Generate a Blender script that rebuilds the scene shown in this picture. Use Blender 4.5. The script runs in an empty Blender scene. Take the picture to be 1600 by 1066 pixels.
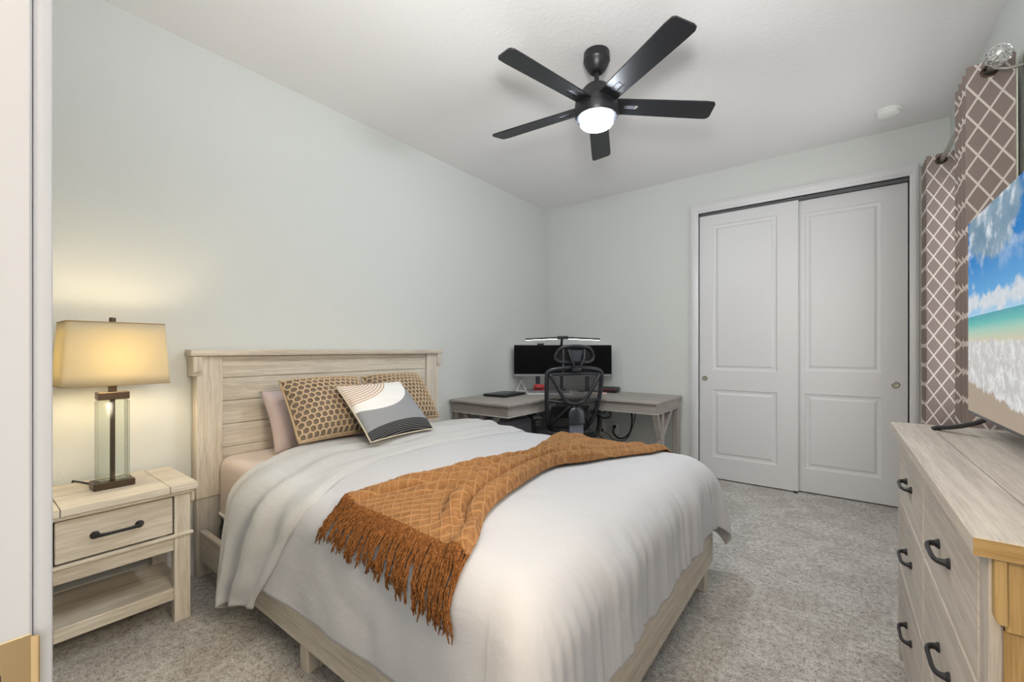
import bpy, bmesh, math, random
from mathutils import Vector, Matrix, noise
PI = math.pi
random.seed(7)
SC = bpy.context.scene
COL = SC.collection

# ------------------------------------------------------------------ camera, exposure, light
cam_d = bpy.data.cameras.new('camera'); cam = bpy.data.objects.new('camera', cam_d); COL.objects.link(cam)
cam_d.sensor_width = 36; cam_d.lens = 670 / 1600 * 36; cam_d.shift_y = 13.5 / 1600; cam_d.clip_start = 0.02
cam.location = (0, 0, 1.19); cam.rotation_euler = (PI / 2, 0, math.radians(37.3))
SC.camera = cam
vs = SC.view_settings
vs.view_transform = 'Standard'; vs.look = 'None'; vs.gamma = 1; vs.use_curve_mapping = False; vs.exposure = 0.0
# strengths: world, window, hallway lamp, added bounce fill, fan lamp, table lamp bulb, LED bar, added warm fill
P_WORLD, P_WIN, P_HALL, P_FILL, P_FAN, P_BULB, P_LED, P_WARM_FILL = 1.2, 12, 20, 183, 172.0, 64.0, 11.0, 84
W = bpy.data.worlds.new('world'); SC.world = W; W.use_nodes = True
W.node_tree.nodes['Background'].inputs[0].default_value = (1.0, 0.965, 0.925, 1)
W.node_tree.nodes['Background'].inputs[1].default_value = P_WORLD

def light(name, kind, loc, power, col, rot=(0, 0, 0), **kw):
    l = bpy.data.lights.new(name, kind); l.energy = power; l.color = col
    for k, v in kw.items(): setattr(l, k, v)
    o = bpy.data.objects.new(name, l); o.location = loc; o.rotation_euler = rot; COL.objects.link(o); return o
# daylight through the window in the right-hand wall
light('window_daylight', 'AREA', (0.80, 3.40, 1.55), P_WIN, (0.93, 0.97, 1.0), (0, PI / 2, 0), shape='RECTANGLE', size=1.5, size_y=0.95)
# warm hallway ceiling lamp beyond the open door, behind the camera
light('hallway_lamp', 'AREA', (-0.47, -0.75, 2.0), P_HALL, (1.0, 0.76, 0.46), (math.radians(65), 0, math.radians(-12)), shape='DISK', size=0.35)

# added fill spot beside the camera, bounced off the ceiling to even the light
light('bounce_fill', 'SPOT', (-0.10, 0.30, 1.80), P_FILL, (0.985, 0.98, 0.975), (math.radians(180 - 28), 0, math.radians(37)), spot_size=math.radians(150), spot_blend=1.0, shadow_soft_size=0.12)

# added warm fill spot to brighten the near side of the bed and nightstand
light('warm_fill', 'SPOT', (0.10, 0.52, 1.45), P_WARM_FILL, (1.0, 0.84, 0.62), Vector((-1.75, 0.28, -0.68)).to_track_quat('-Z', 'Y').to_euler(), spot_size=math.radians(74), spot_blend=1.0, shadow_soft_size=0.22)

# ------------------------------------------------------------------ helpers
OFF = {}
def tag(o, label=None, cat=None, group=None, kind=None):
    if label: o['label'] = label
    if cat: o['category'] = cat
    if group: o['group'] = group
    if kind: o['kind'] = kind
    return o
def thing(name, loc, label, cat, group=None, rotz=None):
    o = bpy.data.objects.new(name, None); COL.objects.link(o)
    o.location = loc; o.empty_display_size = 0.05
    if rotz is None: OFF[o.name] = Vector(loc)
    else: o.rotation_euler = (0, 0, rotz); OFF[o.name] = Vector((0, 0, 0))
    return tag(o, label, cat, group)

class MB:
    def __init__(s): s.bm = bmesh.new(); s.uv = None
    def v(s, p): return s.bm.verts.new(p)
    def face(s, vs, mi=0):
        try: f = s.bm.faces.new(vs)
        except ValueError: return None
        f.material_index = mi; return f
    def box(s, x0, x1, y0, y1, z0, z1, bev=0.0, seg=1, mi=0, M=None):
        P = [Vector((x, y, z)) for z in (z0, z1) for y in (y0, y1) for x in (x0, x1)]
        if M is not None: P = [M @ p for p in P]
        v = [s.v(p) for p in P]
        q = [(0, 2, 3, 1), (4, 5, 7, 6), (0, 1, 5, 4), (2, 6, 7, 3), (0, 4, 6, 2), (1, 3, 7, 5)]
        fs = [s.face([v[i] for i in f], mi) for f in q]
        if bev > 0:
            es = list({e for f in fs for e in f.edges})
            r = bmesh.ops.bevel(s.bm, geom=es, offset=bev, segments=seg, affect='EDGES', profile=0.5)
            for f in r['faces']: f.material_index = mi
        return s
    def prism(s, pts, axis, a0, a1, bev=0.0, mi=0, M=None):
        """polygon pts (2-D) extruded along axis 'x','y' or 'z' from a0 to a1"""
        def mk(p, a):
            q = {'x': (a, p[0], p[1]), 'y': (p[0], a, p[1]), 'z': (p[0], p[1], a)}[axis]
            q = Vector(q); return M @ q if M is not None else q
        b = [s.v(mk(p, a0)) for p in pts]; t = [s.v(mk(p, a1)) for p in pts]
        n = len(pts); fs = [s.face(b[::-1], mi), s.face(t, mi)]
        for i in range(n): fs.append(s.face([b[i], b[(i + 1) % n], t[(i + 1) % n], t[i]], mi))
        fs = [f for f in fs if f]
        bmesh.ops.recalc_face_normals(s.bm, faces=fs)
        if bev > 0:
            r = bmesh.ops.bevel(s.bm, geom=list({e for f in fs for e in f.edges}), offset=bev, segments=1, affect='EDGES')
            for f in r['faces']: f.material_index = mi
        return s
    def lathe(s, prof, c=(0, 0, 0), seg=32, mi=0, M=None, caps=True):
        """profile [(r, z)] turned about z at c"""
        rings = []
        for r, z in prof:
            ring = []
            for i in range(seg):
                a = 2 * PI * i / seg; p = Vector((r * math.cos(a), r * math.sin(a), z))
                if M is not None: p = M @ p
                ring.append(s.v(p + Vector(c)))
            rings.append(ring)
        fs = []
        for a, b in zip(rings, rings[1:]):
            for i in range(seg):
                fs.append(s.face([a[i], a[(i + 1) % seg], b[(i + 1) % seg], b[i]], mi))
        if caps: fs += [s.face(rings[0][::-1], mi), s.face(rings[-1], mi)]
        bmesh.ops.recalc_face_normals(s.bm, faces=[f for f in fs if f])
        return s
    def tube(s, pts, r, seg=8, closed=False, mi=0, flat=1.0, up=None):
        """tube along pts; r number or list; flat squashes the section along 'up'"""
        pts = [Vector(p) for p in pts]; n = len(pts); rr = r if isinstance(r, (list, tuple)) else [r] * n
        rings = []; prev = None
        for i, p in enumerate(pts):
            if closed: t = pts[(i + 1) % n] - pts[i - 1]
            else: t = pts[min(i + 1, n - 1)] - pts[max(i - 1, 0)]
            t.normalize()
            if up is not None: a = Vector(up) - t * t.dot(Vector(up))
            elif prev is None: a = t.orthogonal()
            else: a = prev - t * t.dot(prev)
            if a.length < 1e-6: a = t.orthogonal()
            a.normalize(); prev = a; b = t.cross(a)
            rings.append([s.v(p + (a * math.cos(2 * PI * k / seg) * flat + b * math.sin(2 * PI * k / seg)) * rr[i]) for k in range(seg)])
        fs = []
        for i in range(n if closed else n - 1):
            A, B = rings[i], rings[(i + 1) % n]
            for k in range(seg): fs.append(s.face([A[k], A[(k + 1) % seg], B[(k + 1) % seg], B[k]], mi))
        if not closed: fs += [s.face(rings[0][::-1], mi), s.face(rings[-1], mi)]
        bmesh.ops.recalc_face_normals(s.bm, faces=[f for f in fs if f])
        return s
    def grid(s, fn, nu, nv, mi=0, uvfn=None):
        if uvfn and s.uv is None: s.uv = s.bm.loops.layers.uv.new('UVMap')
        vs_ = [[s.v(fn(i / nu, j / nv)) for j in range(nv + 1)] for i in range(nu + 1)]
        for i in range(nu):
            for j in range(nv):
                f = s.face([vs_[i][j], vs_[i + 1][j], vs_[i + 1][j + 1], vs_[i][j + 1]], mi)
                if uvfn and f:
                    for l, (a, b) in zip(f.loops, ((i, j), (i + 1, j), (i + 1, j + 1), (i, j + 1))):
                        l[s.uv].uv = uvfn(a / nu, b / nv)
        return vs_
    def sphere(s, c, r, seg=16, rings=10, mi=0, sc=(1, 1, 1)):
        pr = [(max(1e-4, math.sin(PI * i / rings)) * r, -math.cos(PI * i / rings) * r) for i in range(rings + 1)]
        return s.lathe(pr, c, seg, mi, Matrix.Diagonal(Vector(sc)).to_4x4().to_3x3())
    def build(s, name, mats, parent=None, sharp=32, smooth=True, shift=True):
        me = bpy.data.meshes.new(name)
        if parent is not None and shift:
            off = OFF.get(parent.name, Vector((0, 0, 0)))
            if off.length: bmesh.ops.translate(s.bm, verts=s.bm.verts, vec=-off)
        s.bm.to_mesh(me); s.bm.free()
        for m in (mats if isinstance(mats, (list, tuple)) else [mats]): me.materials.append(m)
        if smooth:
            for p in me.polygons: p.use_smooth = True
            if sharp < 180: me.set_sharp_from_angle(angle=math.radians(sharp))
        o = bpy.data.objects.new(name, me); COL.objects.link(o)
        if parent is not None:
            o.parent = parent
            if parent.name in OFF: OFF[o.name] = OFF[parent.name]
        return o
def sub(o, name, mb, mats, **kw):
    """a sub-part: child of a part that shares the part's origin"""
    return mb.build(name, mats, o, **kw)
def struct(name, mb, mats, parent=None, **kw):
    o = mb.build(name, mats, parent, **kw)
    if parent is None: o['kind'] = 'structure'
    return o
def lerp(a, b, t): return a + (b - a) * t
def interp(tab, t):
    for (t0, v0), (t1, v1) in zip(tab, tab[1:]):
        if t <= t1:
            k = 0 if t1 == t0 else max(0, (t - t0) / (t1 - t0)); return v0 + (v1 - v0) * k
    return tab[-1][1]
def smooth(t): t = max(0, min(1, t)); return t * t * (3 - 2 * t)
def catmull(pts, n=8, closed=False):
    pts = [Vector(p) for p in pts]; out = []; N = len(pts)
    for i in range(N if closed else N - 1):
        if closed: p0, p1, p2, p3 = pts[i - 1], pts[i], pts[(i + 1) % N], pts[(i + 2) % N]
        else: p0, p1, p2, p3 = pts[max(i - 1, 0)], pts[i], pts[i + 1], pts[min(i + 2, N - 1)]
        for k in range(n):
            t = k / n
            out.append(0.5 * ((2 * p1) + (p2 - p0) * t + (2 * p0 - 5 * p1 + 4 * p2 - p3) * t * t + (3 * p1 - p0 - 3 * p2 + p3) * t ** 3))
    if not closed: out.append(pts[-1])
    return out

# ------------------------------------------------------------------ materials
class NT:
    def __init__(s, name):
        s.m = bpy.data.materials.new(name); s.m.use_nodes = True
        s.t = s.m.node_tree; s.b = s.t.nodes['Principled BSDF']; s.out = s.t.nodes['Material Output']
    def n(s, typ, **kw):
        nd = s.t.nodes.new(typ)
        for k, v in kw.items():
            if k.startswith('_'): setattr(nd, k[1:], v)
            else:
                i = nd.inputs[int(k[1:])] if k[0] == 'i' and k[1:].isdigit() else nd.inputs[k]
                s.put(i, v)
        return nd
    def put(s, sock, v):
        if hasattr(v, 'is_linked') or isinstance(v, bpy.types.NodeSocket): s.t.links.new(v, sock)
        elif isinstance(v, (tuple, list)) and len(v) == 3 and sock.type == 'RGBA': sock.default_value = (*v, 1)
        else: sock.default_value = v
    def math(s, op, a, b=0.0, c=0.0, clamp=False):
        nd = s.t.nodes.new('ShaderNodeMath'); nd.operation = op; nd.use_clamp = clamp
        for i, v in enumerate((a, b, c)): s.put(nd.inputs[i], v)
        return nd.outputs[0]
    def mix(s, f, a, b, typ='MIX'):
        nd = s.t.nodes.new('ShaderNodeMix'); nd.data_type = 'RGBA'; nd.blend_type = typ
        s.put(nd.inputs[0], f); s.put(nd.inputs[6], a); s.put(nd.inputs[7], b); return nd.outputs[2]
    def ramp(s, f, stops, interp='LINEAR'):
        nd = s.t.nodes.new('ShaderNodeValToRGB'); s.put(nd.inputs[0], f); cr = nd.color_ramp; cr.interpolation = interp
        while len(cr.elements) < len(stops): cr.elements.new(0.5)
        for e, (p, c) in zip(cr.elements, stops): e.position = p; e.color = (*c, 1) if len(c) == 3 else c
        return nd.outputs[0]
    def coord(s, what='Object', scale=(1, 1, 1), loc=(0, 0, 0), rot=(0, 0, 0)):
        tc = s.t.nodes.new('ShaderNodeTexCoord'); mp = s.t.nodes.new('ShaderNodeMapping')
        s.t.links.new(tc.outputs[what], mp.inputs[0]); mp.inputs['Scale'].default_value = scale
        mp.inputs['Location'].default_value = loc; mp.inputs['Rotation'].default_value = rot
        return mp.outputs[0]
    def noise(s, vec, scale, detail=3, rough=0.5, dist=0.0):
        nd = s.n('ShaderNodeTexNoise', Scale=scale, Detail=detail, Roughness=rough, Distortion=dist); s.t.links.new(vec, nd.inputs['Vector'])
        return nd.outputs['Fac']
    def sep(s, vec):
        nd = s.t.nodes.new('ShaderNodeSeparateXYZ'); s.t.links.new(vec, nd.inputs[0]); return nd.outputs
    def bump(s, h, strength, dist, nrm=None):
        nd = s.n('ShaderNodeBump', Strength=strength, Distance=dist, Height=h)
        if nrm is not None: s.t.links.new(nrm, nd.inputs['Normal'])
        s.t.links.new(nd.outputs[0], s.b.inputs['Normal']); return nd.outputs[0]
    def set(s, **kw):
        for k, v in kw.items(): s.put(s.b.inputs[k.replace('_', ' ')], v)
        return s
def plain(name, col, rough=0.5, metal=0.0, spec=0.5, **kw):
    a = NT(name); a.set(Base_Color=col, Roughness=rough, Metallic=metal)
    a.b.inputs['Specular IOR Level'].default_value = spec
    for k, v in kw.items(): a.put(a.b.inputs[k.replace('_', ' ')], v)
    return a.m
def wall_paint(name, col, bump=0.25, scale=90):
    a = NT(name); c = a.coord()
    a.set(Base_Color=col, Roughness=0.75); a.b.inputs['Specular IOR Level'].default_value = 0.25
    a.bump(a.noise(c, scale, 4, 0.6), bump, 0.004); return a.m
def wood(name, light_c, dark_c, axis, streak=1.0):
    a = NT(name)
    sc = {'x': (1.2, 26, 26), 'y': (26, 1.2, 26), 'z': (26, 26, 1.2)}[axis]
    c = a.coord('Object', sc)
    g1 = a.noise(c, 2.2, 6, 0.62, 0.6)
    c2 = a.coord('Object', tuple(v * 4 for v in sc))
    g2 = a.noise(c2, 3.0, 3, 0.5)
    big = a.noise(a.coord('Object', tuple(v * 0.25 for v in sc)), 1.4, 2)
    f = a.math('ADD', a.math('MULTIPLY', g1, 0.62), a.math('MULTIPLY', g2, 0.38))
    f = a.math('ADD', f, a.math('MULTIPLY', a.math('SUBTRACT', big, 0.5), 0.5))
    col = a.ramp(f, [(0.36, dark_c), (0.50, tuple(lerp(x, y, 0.6) for x, y in zip(dark_c, light_c))), (0.62, light_c)])
    a.set(Base_Color=col, Roughness=0.55); a.b.inputs['Specular IOR Level'].default_value = 0.35
    a.bump(g2, 0.18 * streak, 0.003); return a.m
def fabric(name, col, col2=None, scale=600, bump=0.15, wrinkle=0.0, rough=0.9, sheen=0.15):
    a = NT(name); c = a.coord()
    fine = a.noise(c, scale, 2)
    base = a.mix(fine, col, col2 or tuple(v * 0.9 for v in col))
    a.set(Base_Color=base, Roughness=rough); a.b.inputs['Sheen Weight'].default_value = sheen
    a.b.inputs['Specular IOR Level'].default_value = 0.2
    n1 = a.bump(fine, bump, 0.002)
    if wrinkle:
        w = a.noise(a.coord('Object', (1, 1, 1)), 8, 5, 0.62, 0.25)
        a.bump(w, wrinkle, 0.02, n1)
    return a.m

OAK_L, OAK_D = (0.74, 0.68, 0.585), (0.49, 0.43, 0.35)
GRY_L, GRY_D = (0.57, 0.515, 0.455), (0.39, 0.345, 0.30)
WX, WY, WZ = (wood('whitewashed_oak_' + a, OAK_L, OAK_D, a) for a in 'xyz')
HX_, HY_, HZ_ = (wood('warm_lit_oak_' + a, (0.50, 0.335, 0.145), (0.33, 0.20, 0.075), a) for a in 'xyz')  # dresser ends: oak with warm light put into its colour
DX, DY, DZ = (wood('grey_oak_' + a, GRY_L, GRY_D, a) for a in 'xyz')
KX, KY, KZ = (wood('driftwood_' + a, (.44, .40, .37), (.29, .26, .235), a) for a in 'xyz')
M_WALL = wall_paint('sage_wall_paint', (0.655, 0.675, 0.655))
M_CEIL = wall_paint('white_ceiling_paint', (0.86, 0.85, 0.85), 0.5, 45)
M_TRIM = plain('white_trim_paint', (0.72, 0.72, 0.735), 0.35)
M_DOOR = plain('white_door_paint', (0.69, 0.69, 0.705), 0.4)
M_BLACK = plain('black_metal', (0.012, 0.012, 0.013), 0.4)
M_FAN = plain('matte_black_fan', (0.012, 0.0125, 0.015), 0.38)
M_BRONZE = plain('bronze_metal', (0.085, 0.06, 0.042), 0.35, 0.8)
M_BRASS = plain('worn_brass', (0.62, 0.45, 0.24), 0.35, 0.85)
M_NICKEL = plain('brushed_nickel', (0.42, 0.41, 0.37), 0.35, 0.9)
M_CHROME = plain('chrome', (0.8, 0.8, 0.8), 0.12, 1.0)
M_GAP = plain('dark_gap', (0.03, 0.027, 0.025), 0.8)
M_PLAST = plain('black_plastic', (0.014, 0.014, 0.016), 0.45)
M_PLAST_G = plain('charcoal_plastic', (0.022, 0.024, 0.029), 0.3)
M_PLAST_S = plain('slate_plastic', (0.16, 0.17, 0.21), 0.28)
M_WHITE = plain('white_plastic', (0.86, 0.86, 0.84), 0.4)
M_GREY = plain('grey_plastic', (0.35, 0.35, 0.38), 0.4)
M_LAV = plain('lavender_grey_plastic', (0.42, 0.41, 0.50), 0.5)
M_RED = plain('red_cloth', (0.42, 0.03, 0.03), 0.6)
M_RUBBER = plain('black_rubber', (0.012, 0.012, 0.012), 0.7)

def carpet():
    a = NT('beige_carpet'); c = a.coord()
    tuft = a.noise(c, 130, 4, 0.75); mid = a.noise(c, 42, 3, 0.6); big = a.noise(c, 5.5, 4, 0.6, 0.8)
    f = a.math('ADD', a.math('MULTIPLY', tuft, 0.65), a.math('MULTIPLY', mid, 0.35))
    col = a.ramp(f, [(0.38, (0.22, 0.195, 0.165)), (0.48, (0.58, 0.55, 0.51)), (0.585, (0.84, 0.815, 0.775))])
    col = a.mix(a.ramp(big, [(0.4, (0, 0, 0)), (0.62, (1, 1, 1))]), col, (0.80, 0.785, 0.765), 'MULTIPLY')
    a.set(Base_Color=col, Roughness=0.95); a.b.inputs['Specular IOR Level'].default_value = 0.1
    a.b.inputs['Sheen Weight'].default_value = 0.2
    n = a.bump(f, 1.0, 0.012); a.bump(big, 0.35, 0.05, n); return a.m
M_CARPET = carpet()

# ------------------------------------------------------------------ room shell
XL, XR, YF, YB, H = -2.73, 0.62, 0.045, 4.245, 2.82
struct('floor', MB().box(XL - .15, XR + .15, -1.2, YB + .75, -.1, 0), M_CARPET, smooth=False)
struct('ceiling', MB().box(XL - .15, XR + .15, -.07, YB + .12, H, H + .1), M_CEIL, smooth=False)
struct('wall_left', MB().box(XL - .12, XL, -.07, YB + .12, 0, H), M_WALL, smooth=False)
# back wall with the closet opening
CX0, CX1, CZ = -1.04, 0.41, 2.455
b = MB().box(XL, CX0, YB, YB + .12, 0, H).box(CX1, XR + .12, YB, YB + .12, 0, H).box(CX0, CX1, YB, YB + .12, CZ, H)
struct('wall_back', b, M_WALL, smooth=False)
# right wall with the window opening
WY0, WY1, WZ0, WZ1 = 2.92, 3.88, 0.80, 2.30
b = MB().box(XR, XR + .12, -.07, WY0, 0, H).box(XR, XR + .12, WY1, YB, 0, H).box(XR, XR + .12, WY0, WY1, 0, WZ0).box(XR, XR + .12, WY0, WY1, WZ1, H)
struct('wall_right', b, M_WALL, smooth=False)
# front wall with the doorway the camera stands in
JX0, JX1 = -0.586, 0.23
b = MB().box(XL, JX0 - .02, -.07, YF, 0, H).box(JX1 + .02, XR, -.07, YF, 0, H).box(JX0 - .02, JX1 + .02, -.07, YF, 2.08, H)
struct('wall_front', b, M_WALL, smooth=False)
b = MB().box(JX0 - .02, JX0, -.07, YF + .001, 0, 2.06, .002).box(JX1, JX1 + .02, -.07, YF + .001, 0, 2.06, .002).box(JX0 - .02, JX1 + .02, -.07, YF + .001, 2.06, 2.08, .002)
b.box(JX0 - .08, JX0 - .003, YF + .001, YF + .0145, 0, 2.14, .004, 2).box(JX1 + .006, JX1 + .08, YF + .001, YF + .0145, 0, 2.14, .004, 2)
b.box(JX0 - .003, JX1 + .006, YF + .001, YF + .0145, 2.066, 2.14, .004, 2)
trim2 = struct('trim_2', b, M_TRIM)
tag(trim2, 'white door jamb and casing at the left edge of the photo')
pl = []
for k in range(9):
    a = -PI / 2 + PI * k / 8
b = MB().box(JX0, JX0 + .0015, .004, .0455, .868, .9315, .0006)
lip = [(JX0 + .0015, .0450), (JX0 + .0030, .0475), (JX0 + .0055, .0495), (JX0 + .0050, .0503), (JX0 + .0022, .0485), (JX0 + .0002, .0460)]
b.prism([(y, x) for x, y in lip], 'z', .8705, .929, M=Matrix(((0, 1, 0), (1, 0, 0), (0, 0, 1))))
sp = struct('strike_plate', b, M_BRASS, trim2); sp['label'] = 'worn brass strike plate with a curved lip'
sub(sp, 'latch_hole', MB().box(JX0 + .0012, JX0 + .0019, .008, .0275, .878, .904), M_GAP)

def baseboard(name, pts_axis, fixed, a0, a1, sgn):
    prof = [(0, 0), (.014, 0), (.014, .085), (.011, .095), (.011, .115), (.006, .128), (0, .13)]
    b = MB()
    if pts_axis == 'y': b.prism([(fixed + sgn * p, z) for p, z in prof], 'y', a0, a1)
    else: b.prism([(fixed + sgn * p, z) for p, z in prof], 'x', a0, a1)
    return struct(name, b, M_TRIM)
baseboard('baseboard_left', 'y', XL, YF, YB, 1)
baseboard('baseboard_right', 'y', XR, YF, YB, -1)
baseboard('baseboard_back', 'x', YB, XL + .014, CX0 - .075, -1)
baseboard('baseboard_back_corner', 'x', YB, CX1 + .055, XR - .014, -1)
# closet casing
b = MB()
def casing(b, x0, x1, z0, z1):
    b.box(x0, x1, YB - .018, YB, z0, z1, .004, 2)
b.box(CX0 - .068, CX0, YB - .02, YB, 0, CZ + .075, .004, 2).box(CX1, CX1 + .05, YB - .02, YB, 0, CZ + .075, .004, 2)
b.box(CX0 - .068, CX1 + .05, YB - .021, YB, CZ, CZ + .078, .004, 2)
b.box(CX0 - .055, CX0 - .016, YB - .026, YB - .018, 0, CZ + .06, .004, 2).box(CX1 + .014, CX1 + .040, YB - .026, YB - .018, 0, CZ + .06, .004, 2)
b.box(CX0 - .055, CX1 + .040, YB - .0265, YB - .019, CZ + .022, CZ + .062, .004, 2)
b.box(CX0 - .004, CX0, YB, YB + .12, 0, CZ).box(CX1, CX1 + .004, YB, YB + .12, 0, CZ).box(CX0, CX1, YB, YB + .12, CZ, CZ + .004)
tr1 = struct('trim_1', b, M_TRIM); tr1['label'] = 'white casing around the closet opening'
b = MB().box(CX0, CX1, YB + .02, YB + .11, CZ - .012, CZ).box(CX0, CX1, YB + .03, YB + .035, CZ - .022, CZ - .01).box(CX0, CX1, YB + .062, YB + .067, CZ - .022, CZ - .01)
struct('track', b, plain('grey_track', (.16, .16, .17), .5, .5), tr1)
struct('closet_wall', MB().box(CX0 - .12, CX1 + .21, YB + .7, YB + .75, 0, H).box(CX0 - .12, CX0 - .10, YB + .12, YB + .7, 0, H).box(CX1 + .19, CX1 + .21, YB + .12, YB + .7, 0, H), M_WALL, smooth=False)

def panel_door(name, x0, x1, y, pan, knob, label):
    b = MB(); z0, z1 = .012, CZ - .025
    th = .034; fy = y
    px0, px1, zs = pan[0], pan[1], pan[2]
    b.box(x0, px0, fy, fy + th, z0, z1).box(px1, x1, fy, fy + th, z0, z1)
    edges = [z0] + [v for zz in zs for v in zz] + [z1]
    for k in range(0, len(edges), 2): b.box(px0, px1, fy, fy + th, edges[k], edges[k + 1])
    for za, zb in zs:
        # sloped moulding down into the recess and the raised field
        def ring(i, d): return [(px0 + i, fy + d, za + i), (px1 - i, fy + d, za + i), (px1 - i, fy + d, zb - i), (px0 + i, fy + d, zb - i)]
        rr = [[b.v(p) for p in ring(i, d)] for i, d in ((0, 0), (.006, .006), (.016, .009), (.028, .010), (.045, .003))]
        for A, B in zip(rr, rr[1:]):
            for k in range(4): b.face([A[k], A[(k + 1) % 4], B[(k + 1) % 4], B[k]])
        b.face(rr[-1])
    bmesh.ops.remove_doubles(b.bm, verts=b.bm.verts, dist=1e-5)
    bmesh.ops.recalc_face_normals(b.bm, faces=b.bm.faces)
    d = struct(name, b, M_DOOR, sharp=20); d['label'] = label
    c = MB().lathe([(.0245, 0), (.0245, .003), (.021, .0045), (.019, .002), (.001, .001)], (0, 0, 0), 28, M=Matrix.Rotation(PI / 2, 3, 'X'))
    bmesh.ops.translate(c.bm, verts=c.bm.verts, vec=(knob, fy - .0002, .925))
    fp = struct('finger_pull', c, M_NICKEL, d); fp['label'] = 'round brushed nickel finger pull'
    return d
panel_door('door_1', CX0 + .002, -.266, YB + .018, (-.925, -.415, [(.205, .825), (1.0, 2.335)]), -.99, 'left sliding white closet door with two raised panels')
panel_door('door_2', -.310, CX1 - .002, YB + .060, (-.225, .262, [(.205, .825), (1.01, 2.325)]), .340, 'right sliding white closet door with two raised panels')
struct('floor_guide', MB().box(-.30, -.27, YB + .004, YB + .075, 0, .014, .002), M_BLACK, tr1)

# window
b = MB(); fx0, fx1 = XR + .05, XR + .09
for y0, y1, z0, z1 in ((WY0, WY0 + .05, WZ0, WZ1), (WY1 - .05, WY1, WZ0, WZ1), (WY0, WY1, WZ0, WZ0 + .05), (WY0, WY1, WZ1 - .05, WZ1), (WY0, WY1, 1.53, 1.58)):
    b.box(fx0, fx1, y0, y1, z0, z1, .004)
win = struct('window_1', b, M_TRIM)
win['label'] = 'white framed window between the two curtains'
g = NT('window_glass'); tr = g.n('ShaderNodeBsdfTransparent'); gl = g.n('ShaderNodeBsdfGlossy', Roughness=0.02)
mx = g.n('ShaderNodeMixShader', i0=0.08); g.t.links.new(tr.outputs[0], mx.inputs[1]); g.t.links.new(gl.outputs[0], mx.inputs[2]); g.t.links.new(mx.outputs[0], g.out.inputs[0])
M_GLASS = g.m
struct('glass', MB().box(XR + .066, XR + .071, WY0 + .05, WY1 - .05, WZ0 + .05, WZ1 - .05), M_GLASS, win)
struct('sill', MB().box(XR - .03, XR + .12, WY0 - .02, WY1 + .02, WZ0 - .025, WZ0, .005), M_TRIM, win)

# ------------------------------------------------------------------ small furniture helpers
def plank_top(b, x0, x1, y0, y1, z0, z1, n, end, gap=.0022):
    """table top: planks along y with breadboard ends, dark grooves between (material 1 = gap)"""
    b.box(x0 + .003, x1 - .003, y0 + .003, y1 - .003, z0 + .001, z1 - .003, mi=1)
    b.box(x0, x1, y0, y0 + end - gap / 2, z0, z1, .0022); b.box(x0, x1, y1 - end + gap / 2, y1, z0, z1, .0022)
    w = (x1 - x0) / n
    for k in range(n):
        b.box(x0 + k * w + (gap / 2 if k else 0), x0 + (k + 1) * w - (gap / 2 if k < n - 1 else 0), y0 + end + gap / 2, y1 - end - gap / 2, z0, z1, .0016)
def pull(cx, cy, cz, length, axis, out, proj=.028, r=.0055):
    """curved bar pull with flared feet; axis along the bar, out = outward direction"""
    A = Vector({'x': (1, 0, 0), 'y': (0, 1, 0), 'z': (0, 0, 1)}[axis]); O = Vector(out); C = Vector((cx, cy, cz)); h = length / 2
    b = MB()
    path = [(-1, 0.0), (-.97, .45), (-.86, .80), (-.6, .97), (-.3, 1.0), (0, 1.0), (.3, 1.0), (.6, .97), (.86, .80), (.97, .45), (1, 0.0)]
    rad = [1.9, 1.5, 1.2, 1.05, 1.0, 1.0, 1.0, 1.05, 1.2, 1.5, 1.9]
    pts = [C + A * (p * h * .88) + O * (q * proj) for p, q in path]
    b.tube(catmull(pts, 3), [r * interp(list(zip(range(11), rad)), i / 3) for i in range(31)], 10)
    for s in (-1, 1):
        b.tube([C + A * (s * h * .86) + O * -.0005, C + A * (s * h * .86) + O * .003, C + A * (s * h * .86) + O * .009], [r * 2.5, r * 2.5, r * 1.4], 12)
    return b

# ------------------------------------------------------------------ bed
BX0, BXF = -2.725, -0.52          # headboard back, foot rail front
bed = thing('bed', (-1.6, 1.61, 0), 'whitewashed wooden bed frame with a tall plank headboard', 'bed')
for y0, y1 in ((.775, .896), (2.34, 2.461)):
    b = MB().box(-2.705, -2.645, y0, y1, .41, 1.157, .003)
    b.box(-2.70, -2.655, y0 + .006, y1 - .004, 0, .41, .002)
    post = b.build('headboard_post', WZ, bed)
    s = -1 if y0 < 1 else 1; ye = y0 if s < 0 else y1
    ya, yb = sorted((ye + s * .018, ye - s * .022))
    prof = [(-2.712, 1.155), (-2.712, 1.052), (-2.640, 1.052), (-2.636, 1.066), (-2.626, 1.075), (-2.626, 1.155)]
    c = MB().prism(prof, 'y', ya, yb, .002)
    sub(post, 'corbel', c, WZ)
b = MB(); zz = [.53, .657, .783, .911, 1.037, 1.157]
b.box(-2.70, -2.672, .89, 2.345, .415, 1.157, mi=1)
b.box(-2.70, -2.664, .897, 2.339, .415, .528, .002)
for z0, z1 in zip(zz, zz[1:]): b.box(-2.70, -2.664, .897, 2.339, z0 + .0012, z1 - .0012, .002)
b.build('headboard_panel', [WY, M_GAP], bed)
MB().box(-2.712, -2.618, .745, 2.490, 1.157, 1.190, .004, 2).build('headboard_cap', WY, bed)
MB().box(-2.655, BXF, .792, .822, .09, .245, .004).build('side_rail', WX, bed)
MB().box(-2.655, BXF, 2.375, 2.405, .09, .245, .004).build('side_rail', WX, bed)
MB().box(BXF - .03, BXF, .822, 2.375, .09, .265, .004).build('foot_rail', WY, bed)
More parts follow.
